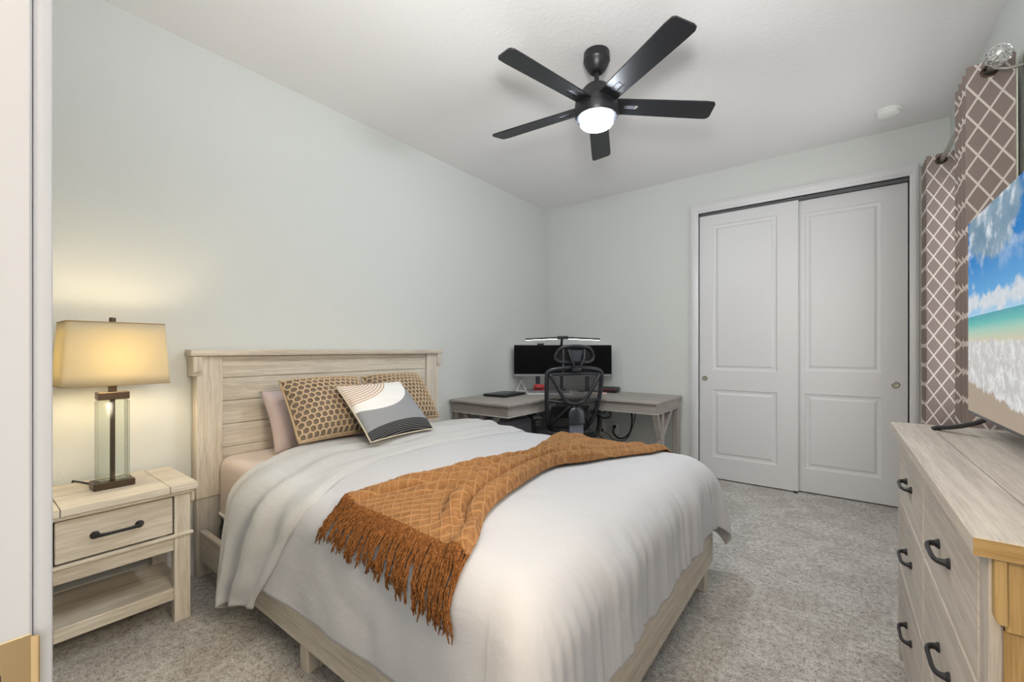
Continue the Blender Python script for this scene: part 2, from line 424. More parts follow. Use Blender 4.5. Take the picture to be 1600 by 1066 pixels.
for x, y in ((-1.572, .825), (-1.572, 2.37), (-.548, .86), (-.548, 2.272)):
    MB().box(x - .027, x + .027, y - .032, y + .032, 0, .092, .003).build('leg', WZ, bed)
b = MB()
for k in range(12):
    x = -2.5 + k * .172; b.box(x, x + .07, .822, 2.375, .10, .125, .003)
b.build('slats', WY, bed, smooth=False)
bb = thing('box_foundation', (-1.6, 1.62, .125), 'black fabric foundation under the mattress inside the bed frame', 'foundation')
MB().box(-2.63, -.57, .868, 2.345, .1255, .262, .02, 3).build('fabric_box', fabric('black_base_cloth', (.012, .012, .013)), bb)

def rounded_slab(b, x0, x1, y0, y1, z0, z1, r, nx=26, ny=24, crown=.012, mi=0):
    """closed rounded box from a superellipse-ish mapping"""
    b.box(x0, x1, y0, y1, z0, z1, r, 6, mi)
MATT_Z = .622
mt = thing('mattress', (-1.6, 1.625, .263), 'queen mattress in a pinkish beige fitted sheet against the headboard', 'mattress')
M_SHEET = fabric('pink_beige_sheet', (.66, .57, .53), wrinkle=.35)
b = MB(); rounded_slab(b, -2.64, -.57, .868, 2.345, .264, MATT_Z, .055); b.build('fitted_sheet', M_SHEET, mt, sharp=180)
b = MB()
x0, x1, y0, y1, r = -2.64, -.57, .866, 2.347, .055
loop = []
for cx, cy, a0 in ((x1 - r, y1 - r, 0), (x0 + r, y1 - r, 90), (x0 + r, y0 + r, 180), (x1 - r, y0 + r, 270)):
    for k in range(5):
        a = math.radians(a0 + 90 * k / 4); loop.append((cx + (r + .002) * math.cos(a), cy + (r + .002) * math.sin(a), .325))
b.tube(loop, .006, 6, closed=True); b.build('piping', plain('white_piping', (.75, .74, .72), .8), mt)

# ------------------------------------------------------------------ comforter
CY0, CY1, CXF, CXH = .878, 2.285, -.655, -2.13
TOPZ = .645
def nz(x, y, z=0.0): return noise.noise(Vector((x, y, z)))
PUCK = [(-.545, 1.98), (-.53, 1.62), (-.55, 2.2), (-.54, 1.25), (-.90, 1.30), (-1.05, 1.75), (-.85, .95), (-1.5, 1.2), (-1.45, 1.9), (-1.9, 1.5)]
def comf(x, y):
    """flat cloth coordinate -> place on the bed (draped over near side, far side and foot)"""
    qx = min(x, CXF); qy = min(max(y, CY0), CY1)
    dx, dy = x - qx, y - qy
    d = math.hypot(dx, dy)
    r = .125 if d < 1e-6 else lerp(.125, .165, (dx / d) ** 2)
    # loft of the filling and soft hollows on the top
    cx = min(1, max(0, (CXF + .10 - qx) / .35)); cy = min(1, max(0, min(qy - CY0 + .08, CY1 - qy + .08) / .30))
    top = TOPZ + .014 * smooth(cx) * smooth(cy) + .007 * nz(qx * 2.6, qy * 2.6, 3.1) + .0035 * nz(qx * 7, qy * 7, 1.7)
    for px, py in PUCK:
        k = ((x - px) ** 2 + (y - py) ** 2) / .0016
        if k < 6: top -= .007 * math.exp(-k)
    if d < 1e-6: return Vector((qx, qy, top))
    nx_, ny_ = dx / d, dy / d
    if d < r * PI / 2: ho, dr = r * math.sin(d / r), r * (1 - math.cos(d / r))
    else:
        e = d - r * PI / 2; ho, dr = r + e * .05, r + e * .9985
    corner = 4 * (nx_ * ny_) ** 2
    if d > .47: d -= corner * (d - .47) * .4      # rounded cloth corner
    if d < r * PI / 2: ho, dr = r * math.sin(d / r), r * (1 - math.cos(d / r))
    else: ho, dr = r + (d - r * PI / 2) * .05, r + (d - r * PI / 2) * .9985
    foot = nx_ * nx_; corner = 4 * (nx_ * ny_) ** 2
    # position along the hem
    s = qy * 1.0 + (math.atan2(dx, abs(dy)) * .25) * (1 if dy > 0 else -1) if foot > .01 else qx
    hang = smooth((d - .03) / .26)
    wf = (.55 * nz(s * 8.5, d * .8, 5.2) + .50 * nz(s * 19, d * 1.2, 8.8) + .30 * nz(s * 36, d * 1.6, 2.8)) * .027
    wn = (.8 * nz(s * 3.2, d * .7, 4.4) + .25 * nz(s * 9, d * 1.2, 6.6)) * .028
    amp = max(-.010, lerp(wn, wf, smooth(foot * 1.6)))
    ho += amp * hang + corner * (.105 * smooth(d / .5)) + .006 * nz(x * 8, y * 8, 9.5) * hang
    dr += .006 * nz(s * 4, 1.0, 2.2) * hang
    p = Vector((qx + nx_ * ho, qy + ny_ * ho, top - dr))
    p.z = max(p.z, .05)
    return p
def comf_n(x, y):
    e = .006; a = comf(x + e, y) - comf(x - e, y); c = comf(x, y + e) - comf(x, y - e)
    n = a.cross(c)
    return n.normalized() if n.length > 1e-9 else Vector((0, 0, 1))
DROP_N, DROP_F, DROP_B = .46, .43, .44
comforter = thing('comforter', (-1.3, 1.6, .65), 'white puffy comforter spread over the bed with its top edge folded back', 'comforter')
M_COMF = fabric('white_comforter', (.575, .572, .588), wrinkle=.28, scale=900, bump=.08)
def wob(s): return .012 * nz(s * 3.1, 7.7, 0) + .008 * nz(s * 9, 3.3, 1)
XH_T = [(.25, -2.12), (.36, -2.12), (.50, -2.10), (.72, -2.07), (.82, -2.04), (.95, -2.13), (1.13, -2.22), (1.4, -2.19), (2.8, -2.14)]
XF_T = [(.25, -1.84), (.36, -1.82), (.45, -1.73), (.60, -1.64), (.72, -1.56), (.83, -1.52), (1.02, -1.66), (1.28, -1.76), (1.68, -1.775), (2.15, -1.68), (2.8, -1.66)]
def xh_of(y): return sum(interp(XH_T, y + k * .03) for k in (-1, 0, 1)) / 3
def xf_of(y): return sum(interp(XF_T, y + k * .03) for k in (-1, 0, 1)) / 3
def cfn(a, b_):
    y = lerp(CY0 - DROP_N, CY1 + DROP_B, b_); x = lerp(xh_of(y) + .004, CXF + DROP_F, a)
    return comf(x + (wob(y) * smooth((a - .7) / .3)), y + wob(x) * (smooth((b_ - .8) / .2) - smooth((.2 - b_) / .2)))
b = MB(); b.grid(cfn, 200, 230)
co = b.build('quilt_top', M_COMF, comforter, sharp=180)
sm = co.modifiers.new('thickness', 'SOLIDIFY'); sm.thickness = .014; sm.offset = -1
# the folded-back band (underside showing) near the pillows
FB_H, FB_F = -2.135, -1.765
M_BAND = fabric('grey_white_underside', (.55, .55, .545), wrinkle=.3, scale=900, bump=.08)
BD_N, BD_B = .545, .43
def band(w, t):
    y = lerp(CY0 - BD_N - .065 * math.exp(-((w - .34) / .17) ** 2), CY1 + BD_B, t)
    out = smooth((CY0 + .06 - y) / .22)
    xf = xf_of(y) + .018 * nz(y * 3.4, 1.1, 0); xh = xh_of(y) + .010 * nz(y * 5, 5.1, 0)
    if w < .14:                       # the rolled fold
        a = PI * w / .14; off = .004 + .019 * (1 - math.cos(a)) / 2 * 2 * .5 + .009; x = xh - .019 * math.sin(a)
        off = .002 + .019 * (1 - math.cos(a))
    else:
        k = (w - .14) / .86; x = lerp(xh, xf, k)
        off = lerp(.040, .016, smooth(k)) + (.008 + .019 * out) * (1 + math.sin(k * 19 + 4.5 * nz(y * 1.7, 2.2, 0) + 2 * nz(x * 6, y * 3, 7.0))) * math.sin(PI * k) + .006 * nz(x * 14, y * 3, 4.0)
        if k > .93: off -= .012 * (k - .93) / .07
    yy = y
    p = comf(x, yy); n = comf_n(x, yy)
    return p + n * max(.003, off)
b = MB(); b.grid(band, 60, 200)
for n_, f in enumerate(b.bm.faces):   # the front edge of the hanging end shows the white upper side
    w_, y_ = (n_ // 200 + .5) / 60, lerp(CY0 - BD_N, CY1 + BD_B, (n_ % 200 + .5) / 200)
    if w_ > 1.02 - .50 * smooth((.70 - y_) / .34): f.material_index = 1
fo = b.build('folded_band', [M_BAND, M_COMF], comforter, sharp=180); fo['label'] = 'pale grey underside turned back at the pillows'
sm = fo.modifiers.new('thickness', 'SOLIDIFY'); sm.thickness = .010; sm.offset = -1

# ------------------------------------------------------------------ throw blanket
LFT = [(0, (-1.385, .845)), (.09, (-1.365, .96)), (.24, (-1.275, 1.20)), (.42, (-1.215, 1.50)), (.51, (-1.160, 1.64)), (.62, (-1.255, 1.89)), (.78, (-1.375, 2.21)), (1, (-1.42, 2.50))]
RGT = [(0, (-.765, .825)), (.05, (-.795, .89)), (.15, (-.885, 1.04)), (.31, (-.955, 1.30)), (.49, (-1.00, 1.625)), (.60, (-.91, 1.81)), (.78, (-.76, 2.18)), (1, (-.70, 2.50))]
LFT = [(t, Vector(p)) for t, p in LFT]; RGT = [(t, Vector(p)) for t, p in RGT]
def cinterp(tab, t):
    ks = [k for k, _ in tab]
    for i in range(len(tab) - 1):
        if t <= ks[i + 1] or i == len(tab) - 2:
            t0, t1 = ks[i], ks[i + 1]; u = max(0, min(1, (t - t0) / (t1 - t0)))
            p0, p1, p2, p3 = (tab[max(i - 1, 0)][1], tab[i][1], tab[i + 1][1], tab[min(i + 2, len(tab) - 1)][1])
            return 0.5 * ((2 * p1) + (p2 - p0) * u + (2 * p0 - 5 * p1 + 4 * p2 - p3) * u * u + (3 * p1 - p0 - 3 * p2 + p3) * u ** 3)
CLW = .92
def throw_xy(a, t):
    l, r_ = cinterp(LFT, t), cinterp(RGT, t)
    return l.lerp(r_, a)
def throw_h(a, t):
    l, r_ = cinterp(LFT, t), cinterp(RGT, t); wd = (l - r_).length
    g = smooth((.60 - wd) / .34)
    ph = .35 * nz(t * 3.0, 1.5, 0)
    def roll(pos, w, hh): return hh * math.sqrt(max(0, 1 - ((a - pos) / w) ** 2))
    gw = lerp(.060, .135, g); gh = lerp(.55, 1.0, g) * (1 - .62 * smooth((t - .56) / .16)); wv = .02 * nz(t * 5, 3.3, 0)
    h = max(roll(lerp(.055, .13, g) + wv, gw, .048 * gh), roll(lerp(.20, .37, g) + wv, gw * .95, .056 * gh * smooth((t - .05) / .25)),
            roll(lerp(.945, .87, g), gw, .044 * gh), roll(lerp(.77, .63, g) + wv, gw, .062 * gh * smooth((t - .01) / .16)),
            roll(lerp(.50, .50, g), gw * .7, .050 * smooth((g - .35) / .5) * gh))
    h += .010 * g * nz(a * 9, t * 14, 6.0)
    h = max(h, 0) + .006 * (nz(a * 6, t * 9, 2.0) + 1)
    e = min(a, 1 - a); h *= smooth(e / .035 + .1)
    return h
thr = thing('throw_blanket', (-1.05, 1.5, .69), 'burnt orange knitted throw with a long fringe lying across the white comforter', 'blanket')
a_ = NT('rust_knit'); uvc = a_.coord('UV')
kn = a_.noise(a_.coord('UV', (420, 420, 1)), 1.0, 2); kl = a_.noise(a_.coord('Object'), 38, 3)
ck = a_.ramp(a_.math('ADD', a_.math('MULTIPLY', kn, .6), a_.math('MULTIPLY', kl, .4)), [(.35, (.175, .078, .028)), (.5, (.28, .135, .053)), (.65, (.375, .19, .083))])
a_.set(Base_Color=ck, Roughness=.95); a_.b.inputs['Sheen Weight'].default_value = .04; a_.b.inputs['Specular IOR Level'].default_value = .1
sx_, sy_, _ = a_.sep(uvc)
def cord(sgn):
    q = a_.math('ADD', a_.math('DIVIDE', sx_, .056), a_.math('MULTIPLY', a_.math('DIVIDE', sy_, .064), sgn))
    return a_.math('SUBTRACT', 1.0, a_.math('DIVIDE', a_.math('ABSOLUTE', a_.math('SUBTRACT', a_.math('FRACT', q), .5)), .10), clamp=True)
cd_ = a_.math('MAXIMUM', cord(1), cord(-1))
ck = a_.mix(a_.math('MULTIPLY', cd_, .75), ck, (.46, .255, .11)); a_.put(a_.b.inputs['Base Color'], ck)
a_.bump(a_.math('ADD', a_.math('MULTIPLY', kn, .5), a_.math('MULTIPLY', cd_, .6)), .45, .004)
M_KNIT = a_.m
CLL = 1.75
def lattice(u, v):
    """raised diamond cords in cloth coordinates (m)"""
    P, Q = .056, .064
    d1 = abs(((u / P + v / Q) % 1) - .5); d2 = abs(((u / P - v / Q) % 1) - .5)
    return max(0, 1 - (min(.5 - d1, .5 - d2) if False else min(abs(d1 - 0), abs(d2 - 0))) / .11)
def kuv(a, t): return ((a - .5) * (cinterp(LFT, t) - cinterp(RGT, t)).length * 1.2, t * CLL)
def tfn(a, t):
    xy = throw_xy(a, t); h = throw_h(a, t)
    x, y = xy
    y += .006 * nz(a * 40, 2, 0) * (1 - smooth(t / .05))
    return comf(x, y) + comf_n(x, y) * (.015 + h + .0042 * lattice(*kuv(a, t)))
b = MB(); b.grid(tfn, 230, 420, uvfn=kuv)
kb = b.build('knit_body', M_KNIT, thr, sharp=180)
sm = kb.modifiers.new('thickness', 'SOLIDIFY'); sm.thickness = .006; sm.offset = -1
b = MB(); rnd = random.Random(3)
NS = 250
for i in range(NS):
    a = (i + rnd.random() * .8) / NS
    clump = math.floor(a * 62); cr = random.Random(clump * 7 + 1)
    a2 = lerp(a, (clump + .5) / 62, .55)
    p0 = throw_xy(a, 0.004); L = lerp(.125, .170, a) * (0.86 + .22 * rnd.random()) * (.9 + .2 * cr.random()); dr = (cr.random() - .5) * .05 + (rnd.random() - .5) * .02
    pts = []
    K = 11; ph = rnd.random() * 6
    for k in range(K + 1):
        q = k / K
        x = p0.x + (a2 - a) * .65 * smooth(q * 1.5) + dr * q * q + q * (.035 * a - .008 * (1 - a)) + .0022 * math.sin(q * 17 + ph)
        y = p0.y - L * q
        hgt = lerp(.016 + throw_h(a, .004), .010 + .008 * rnd.random(), smooth(q * 3)) + .003 * math.sin(q * 15 + ph)
        pts.append(comf(x, y) + comf_n(x, y) * hgt)
    b.tube(pts, [.0026] * K + [.0014], 5)
a_ = NT('rust_yarn'); yn = a_.noise(a_.coord(), 160, 2)
a_.set(Base_Color=a_.ramp(yn, [(.35, (.115, .042, .012)), (.65, (.27, .112, .036))]), Roughness=.95); a_.b.inputs['Specular IOR Level'].default_value = .1
fr = b.build('fringe', a_.m, thr, sharp=180); fr['kind'] = 'stuff'

# ------------------------------------------------------------------ pillows
def cush(u, v, w, h, t, side, pinch=.10, pw=2.4):
    """u,v in -1..1 ; local x = width, y = thickness (front is -y), z = height"""
    px = u * (w / 2) * (1 - pinch * (1 - abs(u) ** 3) * 0) ; pz = v * (h / 2)
    px *= 1 - pinch * .5 * (1 - v * v) * abs(u) ** 3; pz *= 1 - pinch * .5 * (1 - u * u) * abs(v) ** 3
    k = max(0, (1 - abs(u) ** pw) * (1 - abs(v) ** pw)) ** .5
    return Vector((px, side * t / 2 * k, pz))
def pillow_frame(bl, br, tl):
    bl, br, tl = Vector(bl), Vector(br), Vector(tl)
    X = (br - bl).normalized(); Z = (tl - bl); Z = (Z - X * Z.dot(X)); h = Z.length; Z.normalize(); Y = Z.cross(X)
    w = (br - bl).length; c = bl + X * (w / 2) + Z * (h / 2)
    M = Matrix((X, Y, Z)).transposed().to_4x4(); M.translation = c
    return M, w, h
def pillow(name, label, cat, corners, t, mat, part, wr=.0, seed=0, group=None, pinch=.10, pw=2.4, n=44):
    M, w, h = pillow_frame(*corners)
    root = thing(name, tuple(M.translation), label, cat, group, rotz=0)
    root.rotation_euler = M.to_euler()
    b = MB()
    for side in (-1, 1):
        def fn(a, c):
            u, v = a * 2 - 1, c * 2 - 1
            p = cush(u, v, w, h, t, side, pinch, pw)
            k = max(0, (1 - u ** 4) * (1 - v ** 4))
            p.y += side * wr * k * (nz(u * 2.2 + seed, v * 5, side) + .6 * nz(u * 4 + seed, v * 12, side + 3))
            return p
        b.grid(fn if side < 0 else (lambda a, c, f=fn: f(1 - a, c)), n, n, uvfn=(lambda a, c: (a, c)) if side < 0 else (lambda a, c: (1 - a, c)))
    bmesh.ops.remove_doubles(b.bm, verts=b.bm.verts, dist=1e-5)
    return root, b, M, w, h
M_MAUVE = fabric('dusty_pink_pillowcase', (.60, .49, .475), wrinkle=.25)
root, b, M, w, h = pillow('bed_pillow', 'plain dusty pink bed pillow leaning at the left end of the headboard', 'pillow', ((-2.40, 1.055, .632), (-2.40, 1.72, .632), (-2.585, 1.02, .955)), .15, M_MAUVE, 'case', .006, 2)
b.build('pillowcase', M_MAUVE, root, sharp=180)
M_CORD = fabric('tan_cord', (.66, .50, .33), (.50, .36, .22), scale=260, bump=.4)
M_UNDER = fabric('taupe_backing', (.20, .155, .12), scale=300)
def honeycomb(label, corners, seed):
    root, b, M, w, h = pillow('honeycomb_cushion', label, 'cushion', corners, .19, M_UNDER, 'cover', .004, seed, group='honeycomb knit cushions', pinch=.06)
    cols = 14; pw_ = 2.0 / cols; ph = pw_ * 1.12
    def S(u, v):
        u = max(-.985, min(.985, u)); v = max(-.985, min(.985, v))
        p = cush(u, v, w, h, .19, -1, .06); p.y -= .004; return p
    done = set()
    rows = int(2 / ph) + 2
    for r in range(-1, rows):
        for c in range(-1, cols + 1):
            cu = -1 + (c + .5 + (.5 if r % 2 else 0)) * pw_; cv = -1 + (r + .5) * ph
            hexp = [(cu, cv + ph * .64), (cu + pw_ / 2, cv + ph * .36), (cu + pw_ / 2, cv - ph * .36), (cu, cv - ph * .64), (cu - pw_ / 2, cv - ph * .36), (cu - pw_ / 2, cv + ph * .36)]
            for k in range(6):
                p, q = hexp[k], hexp[(k + 1) % 6]
                key = tuple(sorted((tuple(round(z, 3) for z in p), tuple(round(z, 3) for z in q))))
                if key in done: continue
                done.add(key)
                m = ((p[0] + q[0]) / 2, (p[1] + q[1]) / 2)
                if abs(m[0]) > 1.0 or abs(m[1]) > 1.0: continue
                b.tube([S(*p), S(*m), S(*q)], [.0056, .0047, .0056], 6, mi=1, flat=.8, up=(0, 1, 0))
    rim = [S(-.985 + 1.97 * k / 20, -.985) for k in range(21)] + [S(.985, -.985 + 1.97 * k / 20) for k in range(1, 21)] + [S(.985 - 1.97 * k / 20, .985) for k in range(1, 21)] + [S(-.985, .985 - 1.97 * k / 20) for k in range(1, 20)]
    for p in rim: p.y = 0
    b.tube(rim, .008, 6, closed=True, mi=1)
    b.build('knit_cover', [M_UNDER, M_CORD], root, sharp=180)
    return root
honeycomb('tan honeycomb knit cushion in front of the dusty pink pillow', ((-2.18, 1.075, .713), (-2.18, 1.545, .713), (-2.40, 1.10, 1.02)), 5)
honeycomb('tan honeycomb knit cushion at the right end of the headboard', ((-2.25, 1.635, .715), (-2.25, 2.095, .715), (-2.49, 1.655, 1.012)), 9)
# small printed cushion
a_ = NT('abstract_print'); uvn = a_.n('ShaderNodeTexCoord'); U, V, _z = a_.sep(uvn.outputs['UV'])
def ell(cx, cy, rx, ry):
    p = a_.math('DIVIDE', a_.math('SUBTRACT', U, cx), rx); q = a_.math('DIVIDE', a_.math('SUBTRACT', V, cy), ry)
    return a_.math('SQRT', a_.math('ADD', a_.math('MULTIPLY', p, p), a_.math('MULTIPLY', q, q)))
big = ell(.30, 1.02, .66, .60); arc = ell(.08, 1.18, .61, .58)
in_w = a_.math('LESS_THAN', big, 1.0); in_s = a_.math('LESS_THAN', arc, 1.0)
stripe = a_.math('GREATER_THAN', a_.math('FRACT', a_.math('MULTIPLY', arc, 15)), .72)
lin = a_.noise(a_.coord('UV', (220, 220, 1)), 1.0, 2)
greyc = a_.mix(lin, (.24, .245, .26), (.33, .335, .35)); whitec = (.80, .79, .77)
col = a_.mix(in_w, greyc, whitec)
col = a_.mix(in_s, col, a_.mix(stripe, (.74, .68, .62), (.42, .21, .08)))
bv = a_.math('ADD', V, a_.math('MULTIPLY', a_.math('SINE', a_.math('MULTIPLY', U, 2.6)), -.05))
in_b = a_.math('LESS_THAN', bv, .135)
bl = a_.math('GREATER_THAN', a_.math('FRACT', a_.math('MULTIPLY', bv, 42)), .80)
col = a_.mix(in_b, col, a_.mix(bl, (.018, .018, .02), (.30, .30, .31)))
a_.set(Base_Color=col, Roughness=.9); a_.b.inputs['Specular IOR Level'].default_value = .15; a_.bump(lin, .25, .002)
root, b, M, w, h = pillow('printed_cushion', 'small grey cushion printed with a white blob, orange arcs and a black stripe', 'cushion', ((-1.915, 1.315, .712), (-1.955, 1.78, .712), (-2.205, 1.34, .985)), .12, a_.m, 'cover', .003, 3, pinch=.09)
b.build('printed_cover', a_.m, root, sharp=180)
b = MB(); rim = []
for k in range(80):
    q = k / 20; e = int(q); f_ = (q - e) * 2 - 1
    u, v = [(f_, -1), (1, f_), (-f_, 1), (-1, -f_)][e]; rim.append(cush(u, v, w, h, .12, -1, .09))
b.tube(rim, .004, 6, closed=True); o = b.build('piping', fabric('cream_piping', (.68, .60, .46)), root, sharp=180)

# ------------------------------------------------------------------ nightstand
NX0, NX1, NY0, NY1 = -2.685, -2.296, .172, .652
ns = thing('nightstand', (-2.49, .41, 0), 'whitewashed oak nightstand with one drawer and an open shelf', 'nightstand')
b = MB(); plank_top(b, NX0 - .005, NX1 + .022, NY0 - .025, NY1 + .022, .572, .602, 4, .10); b.build('top', [WY, M_GAP], ns)
MB().box(NX0 + .002, NX1 + .010, NY0 - .012, NY1 + .010, .555, .572, .004).build('cornice', WY, ns)
for x0, x1 in ((NX0, NX0 + .05), (NX1 - .05, NX1)):
    for y0, y1 in ((NY0, NY0 + .058), (NY1 - .058, NY1)):
        lg = MB().box(x0, x1, y0, y1, 0, .555, .003).build('leg', WZ, ns)
        if x1 == NX1:
            s = -1 if y0 < .3 else 1; ye = y0 if s < 0 else y1; ya, yb = sorted((ye, ye + s * .014))
            sub(lg, 'corbel', MB().prism([(NX1 - .05, .556), (NX1 - .05, .505), (NX1 - .012, .505), (NX1 + .002, .518), (NX1 + .008, .556)], 'y', ya, yb, .0015), WZ)
MB().box(NX1 - .012, NX1 + .009, NY0 - .008, NY1 + .010, .372, .386, .003).build('moulding', WY, ns)
MB().box(NX1 - .04, NX1 - .006, NY0 + .058, NY1 - .058, .315, .372, .003).build('front_apron', WY, ns)
MB().box(NX0 + .01, NX1 - .045, NY0 + .010, NY0 + .030, .315, .555).build('side_panel', WX, ns)
MB().box(NX0 + .01, NX1 - .045, NY1 - .030, NY1 - .010, .315, .555).build('side_panel', WX, ns)
MB().box(NX0 + .005, NX0 + .02, NY0 + .058, NY1 - .058, .315, .555).build('back_panel', WY, ns)
MB().box(NX1 - .03, NX1 - .022, NY0 + .058, NY1 - .058, .386, .555).build('drawer_surround', M_GAP, ns)
dr = MB().box(NX1 - .022, NX1 - .003, NY0 + .0635, NY1 - .0635, .3925, .5485, .003).build('drawer', WY, ns)
o = sub(dr, 'handle', pull(NX1 - .003, .41, .470, .155, 'y', (1, 0, 0), .026, .006), M_BLACK); o['label'] = 'black curved bar pull'
b = MB().box(NX0 + .03, NX1 - .012, NY0 + .020, NY1 - .012, .125, .15, .003)
b.box(NX1 - .020, NX1 - .004, NY0 + .058, NY1 - .058, .10, .152, .004); b.build('shelf', WY, ns)

# ------------------------------------------------------------------ table lamp
LX, LY, LZ = -2.492, .427, .6025
lamp = thing('table_lamp', (LX, LY, LZ), 'lit table lamp with a cream rectangular shade and glass column on the nightstand', 'lamp')
MB().box(LX - .05, LX + .05, LY - .066, LY + .066, LZ, LZ + .028, .002).build('base', M_BRONZE, lamp)
MB().box(LX - .006, LX + .006, LY - .008, LY + .008, LZ + .028, LZ + .375, .001).build('rod', M_BRONZE, lamp)
a_ = NT('clear_glass'); tr = a_.n('ShaderNodeBsdfTransparent', Color=(.95, .965, .95)); gl = a_.n('ShaderNodeBsdfGlossy', Roughness=.12)
fz = a_.n('ShaderNodeFresnel', IOR=1.5); mx = a_.n('ShaderNodeMixShader'); fm = a_.math('MULTIPLY', fz.outputs[0], .6)
a_.t.links.new(fm, mx.inputs[0]); a_.t.links.new(tr.outputs[0], mx.inputs[1]); a_.t.links.new(gl.outputs[0], mx.inputs[2]); a_.t.links.new(mx.outputs[0], a_.out.inputs[0])
b = MB(); hw, hd, tk = .052, .040, .006
b.box(LX - hd, LX + hd, LY - hw, LY + hw, LZ + .0285, LZ + .374, .012, 3); b.box(LX - hd + tk, LX + hd - tk, LY - hw + tk, LY + hw - tk, LZ + .030, LZ + .373, .008, 2)
b.build('glass_column', a_.m, lamp)
MB().box(LX - .036, LX + .036, LY - .050, LY + .050, LZ + .375, LZ + .406, .0015).build('cap', M_BRONZE, lamp)
MB().box(LX - .011, LX + .011, LY - .013, LY + .013, LZ + .406, LZ + .455, .001).build('neck', M_BRONZE, lamp)
SZ0, SZ1 = 1.043, 1.303
a_ = NT('lamp_shade_cloth'); ln = a_.noise(a_.coord('Object', (40, 40, 260)), 3, 2)
df = a_.n('ShaderNodeBsdfDiffuse', Color=(.85, .80, .66)); tl = a_.n('ShaderNodeBsdfTranslucent', Color=a_.mix(ln, (.47, .42, .27), (.43, .38, .24)))
mx = a_.n('ShaderNodeMixShader', i0=.55); a_.t.links.new(df.outputs[0], mx.inputs[1]); a_.t.links.new(tl.outputs[0], mx.inputs[2]); a_.t.links.new(mx.outputs[0], a_.out.inputs[0])
b = MB()
def sring(z, dx, dy, r=.018):
    out = []
    for sx, sy, a0 in ((1, 1, 0), (-1, 1, 90), (-1, -1, 180), (1, -1, 270)):
        for k in range(4):
            a = math.radians(a0 + 30 * k); out.append((LX + sx * (dx - r) + r * math.cos(a), LY + sy * (dy - r) + r * math.sin(a), z))
    return out
B_, T_ = ((.134, .171), (.122, .155))
rows = [[b.v(p) for p in sring(lerp(SZ0, SZ1, k / 6), lerp(B_[0], T_[0], k / 6), lerp(B_[1], T_[1], k / 6))] for k in range(7)]
for A, C_ in zip(rows, rows[1:]):
    for i in range(16): b.face([A[i], A[(i + 1) % 16], C_[(i + 1) % 16], C_[i]])
sh = b.build('lamp_shade', a_.m, lamp)
md = sh.modifiers.new('thickness', 'SOLIDIFY'); md.thickness = .0015
M_ST = plain('tan_shade_trim', (.42, .30, .16), .7)
sub(sh, 'hem', MB().tube(sring(SZ0 + .001, *B_), .0025, 6, closed=True), M_ST); sub(sh, 'hem', MB().tube(sring(SZ1 - .001, *T_), .0025, 6, closed=True), M_ST)
b = MB().tube([(LX, LY - T_[1] + .002, SZ1 - .012), (LX, LY + T_[1] - .002, SZ1 - .012)], .002, 6).tube([(LX - T_[0] + .002, LY, SZ1 - .012), (LX + T_[0] - .002, LY, SZ1 - .012)], .002, 6)
b.tube([(LX, LY - .02, LZ + .45), (LX, LY - .05, 1.13), (LX, LY - .05, 1.22), (LX, LY, 1.285), (LX, LY + .05, 1.22), (LX, LY + .05, 1.13), (LX, LY + .02, LZ + .45)], .002, 6)
b.build('harp', M_BRONZE, lamp)
MB().lathe([(.004, 1.285), (.004, 1.302), (.011, 1.304), (.0115, 1.325), (.010, 1.328), (.001, 1.328)], (LX, LY, 0), 16).build('finial', M_BRONZE, lamp)
bm_ = plain('warm_bulb', (1, .85, .6), .5, Emission_Color=(1, .80, .50, 1), Emission_Strength=P_BULB)
MB().lathe([(.012, 1.075), (.016, 1.10), (.034, 1.135), (.045, 1.165), (.045, 1.185), (.034, 1.208), (.016, 1.222), (.001, 1.225)], (LX, LY, 0), 16).build('bulb', bm_, lamp)
pts = catmull([(LX - .0515, LY - .02, LZ + .006), (-2.60, .37, LZ + .004), (-2.685, .338, LZ + .005), (-2.7065, .332, LZ - .004), (-2.7075, .33, .52), (-2.7075, .32, .33), (-2.7075, .27, .26), (-2.7075, .20, .24), (-2.7075, .12, .30)], 6)
cd = MB().tube(pts, .0035, 6).build('power_cord', M_RUBBER, lamp); cd['label'] = 'black power cord running behind the nightstand'

# ------------------------------------------------------------------ desk
DZT = .755
desk = thing('corner_desk', (-2.0, 3.7, 0), 'grey wood L-shaped desk in the far corner behind the bed', 'desk')
P = [(-2.715, 2.655), (-2.06, 2.655), (-2.06, 3.40), (-1.93, 3.53), (-1.18, 3.53), (-1.18, 4.215), (-2.715, 4.215)]
MB().prism(P, 'z', DZT - .022, DZT, .003).build('desktop', KX, desk)
b = MB().box(-2.700, -2.085, 2.682, 2.700, .655, DZT - .022, .002); b.build('apron', KX, desk)
b = MB().box(-2.103, -2.085, 2.700, 3.40, .655, DZT - .022, .002); b.build('apron', KY, desk)
b = MB().box(-1.93, -1.205, 3.555, 3.573, .655, DZT - .022, .002); b.build('apron', KX, desk)
b = MB().box(-1.223, -1.205, 3.573, 4.20, .655, DZT - .022, .002); b.build('apron', KY, desk)
b = MB().box(-2.70, -1.213, 4.182, 4.20, .655, DZT - .022, .002); b.build('apron', KX, desk)
b = MB(); b.box(-2.70, -2.068, 2.664, 2.70, .645, .655, .002).box(-2.10, -2.068, 2.70, 3.40, .645, .655, .002).box(-1.93, -1.188, 3.538, 3.57, .645, .655, .002).box(-1.22, -1.188, 3.57, 4.20, .645, .655, .002)
b.build('rail', plain('pale_edge', (.42, .40, .37), .6), desk)
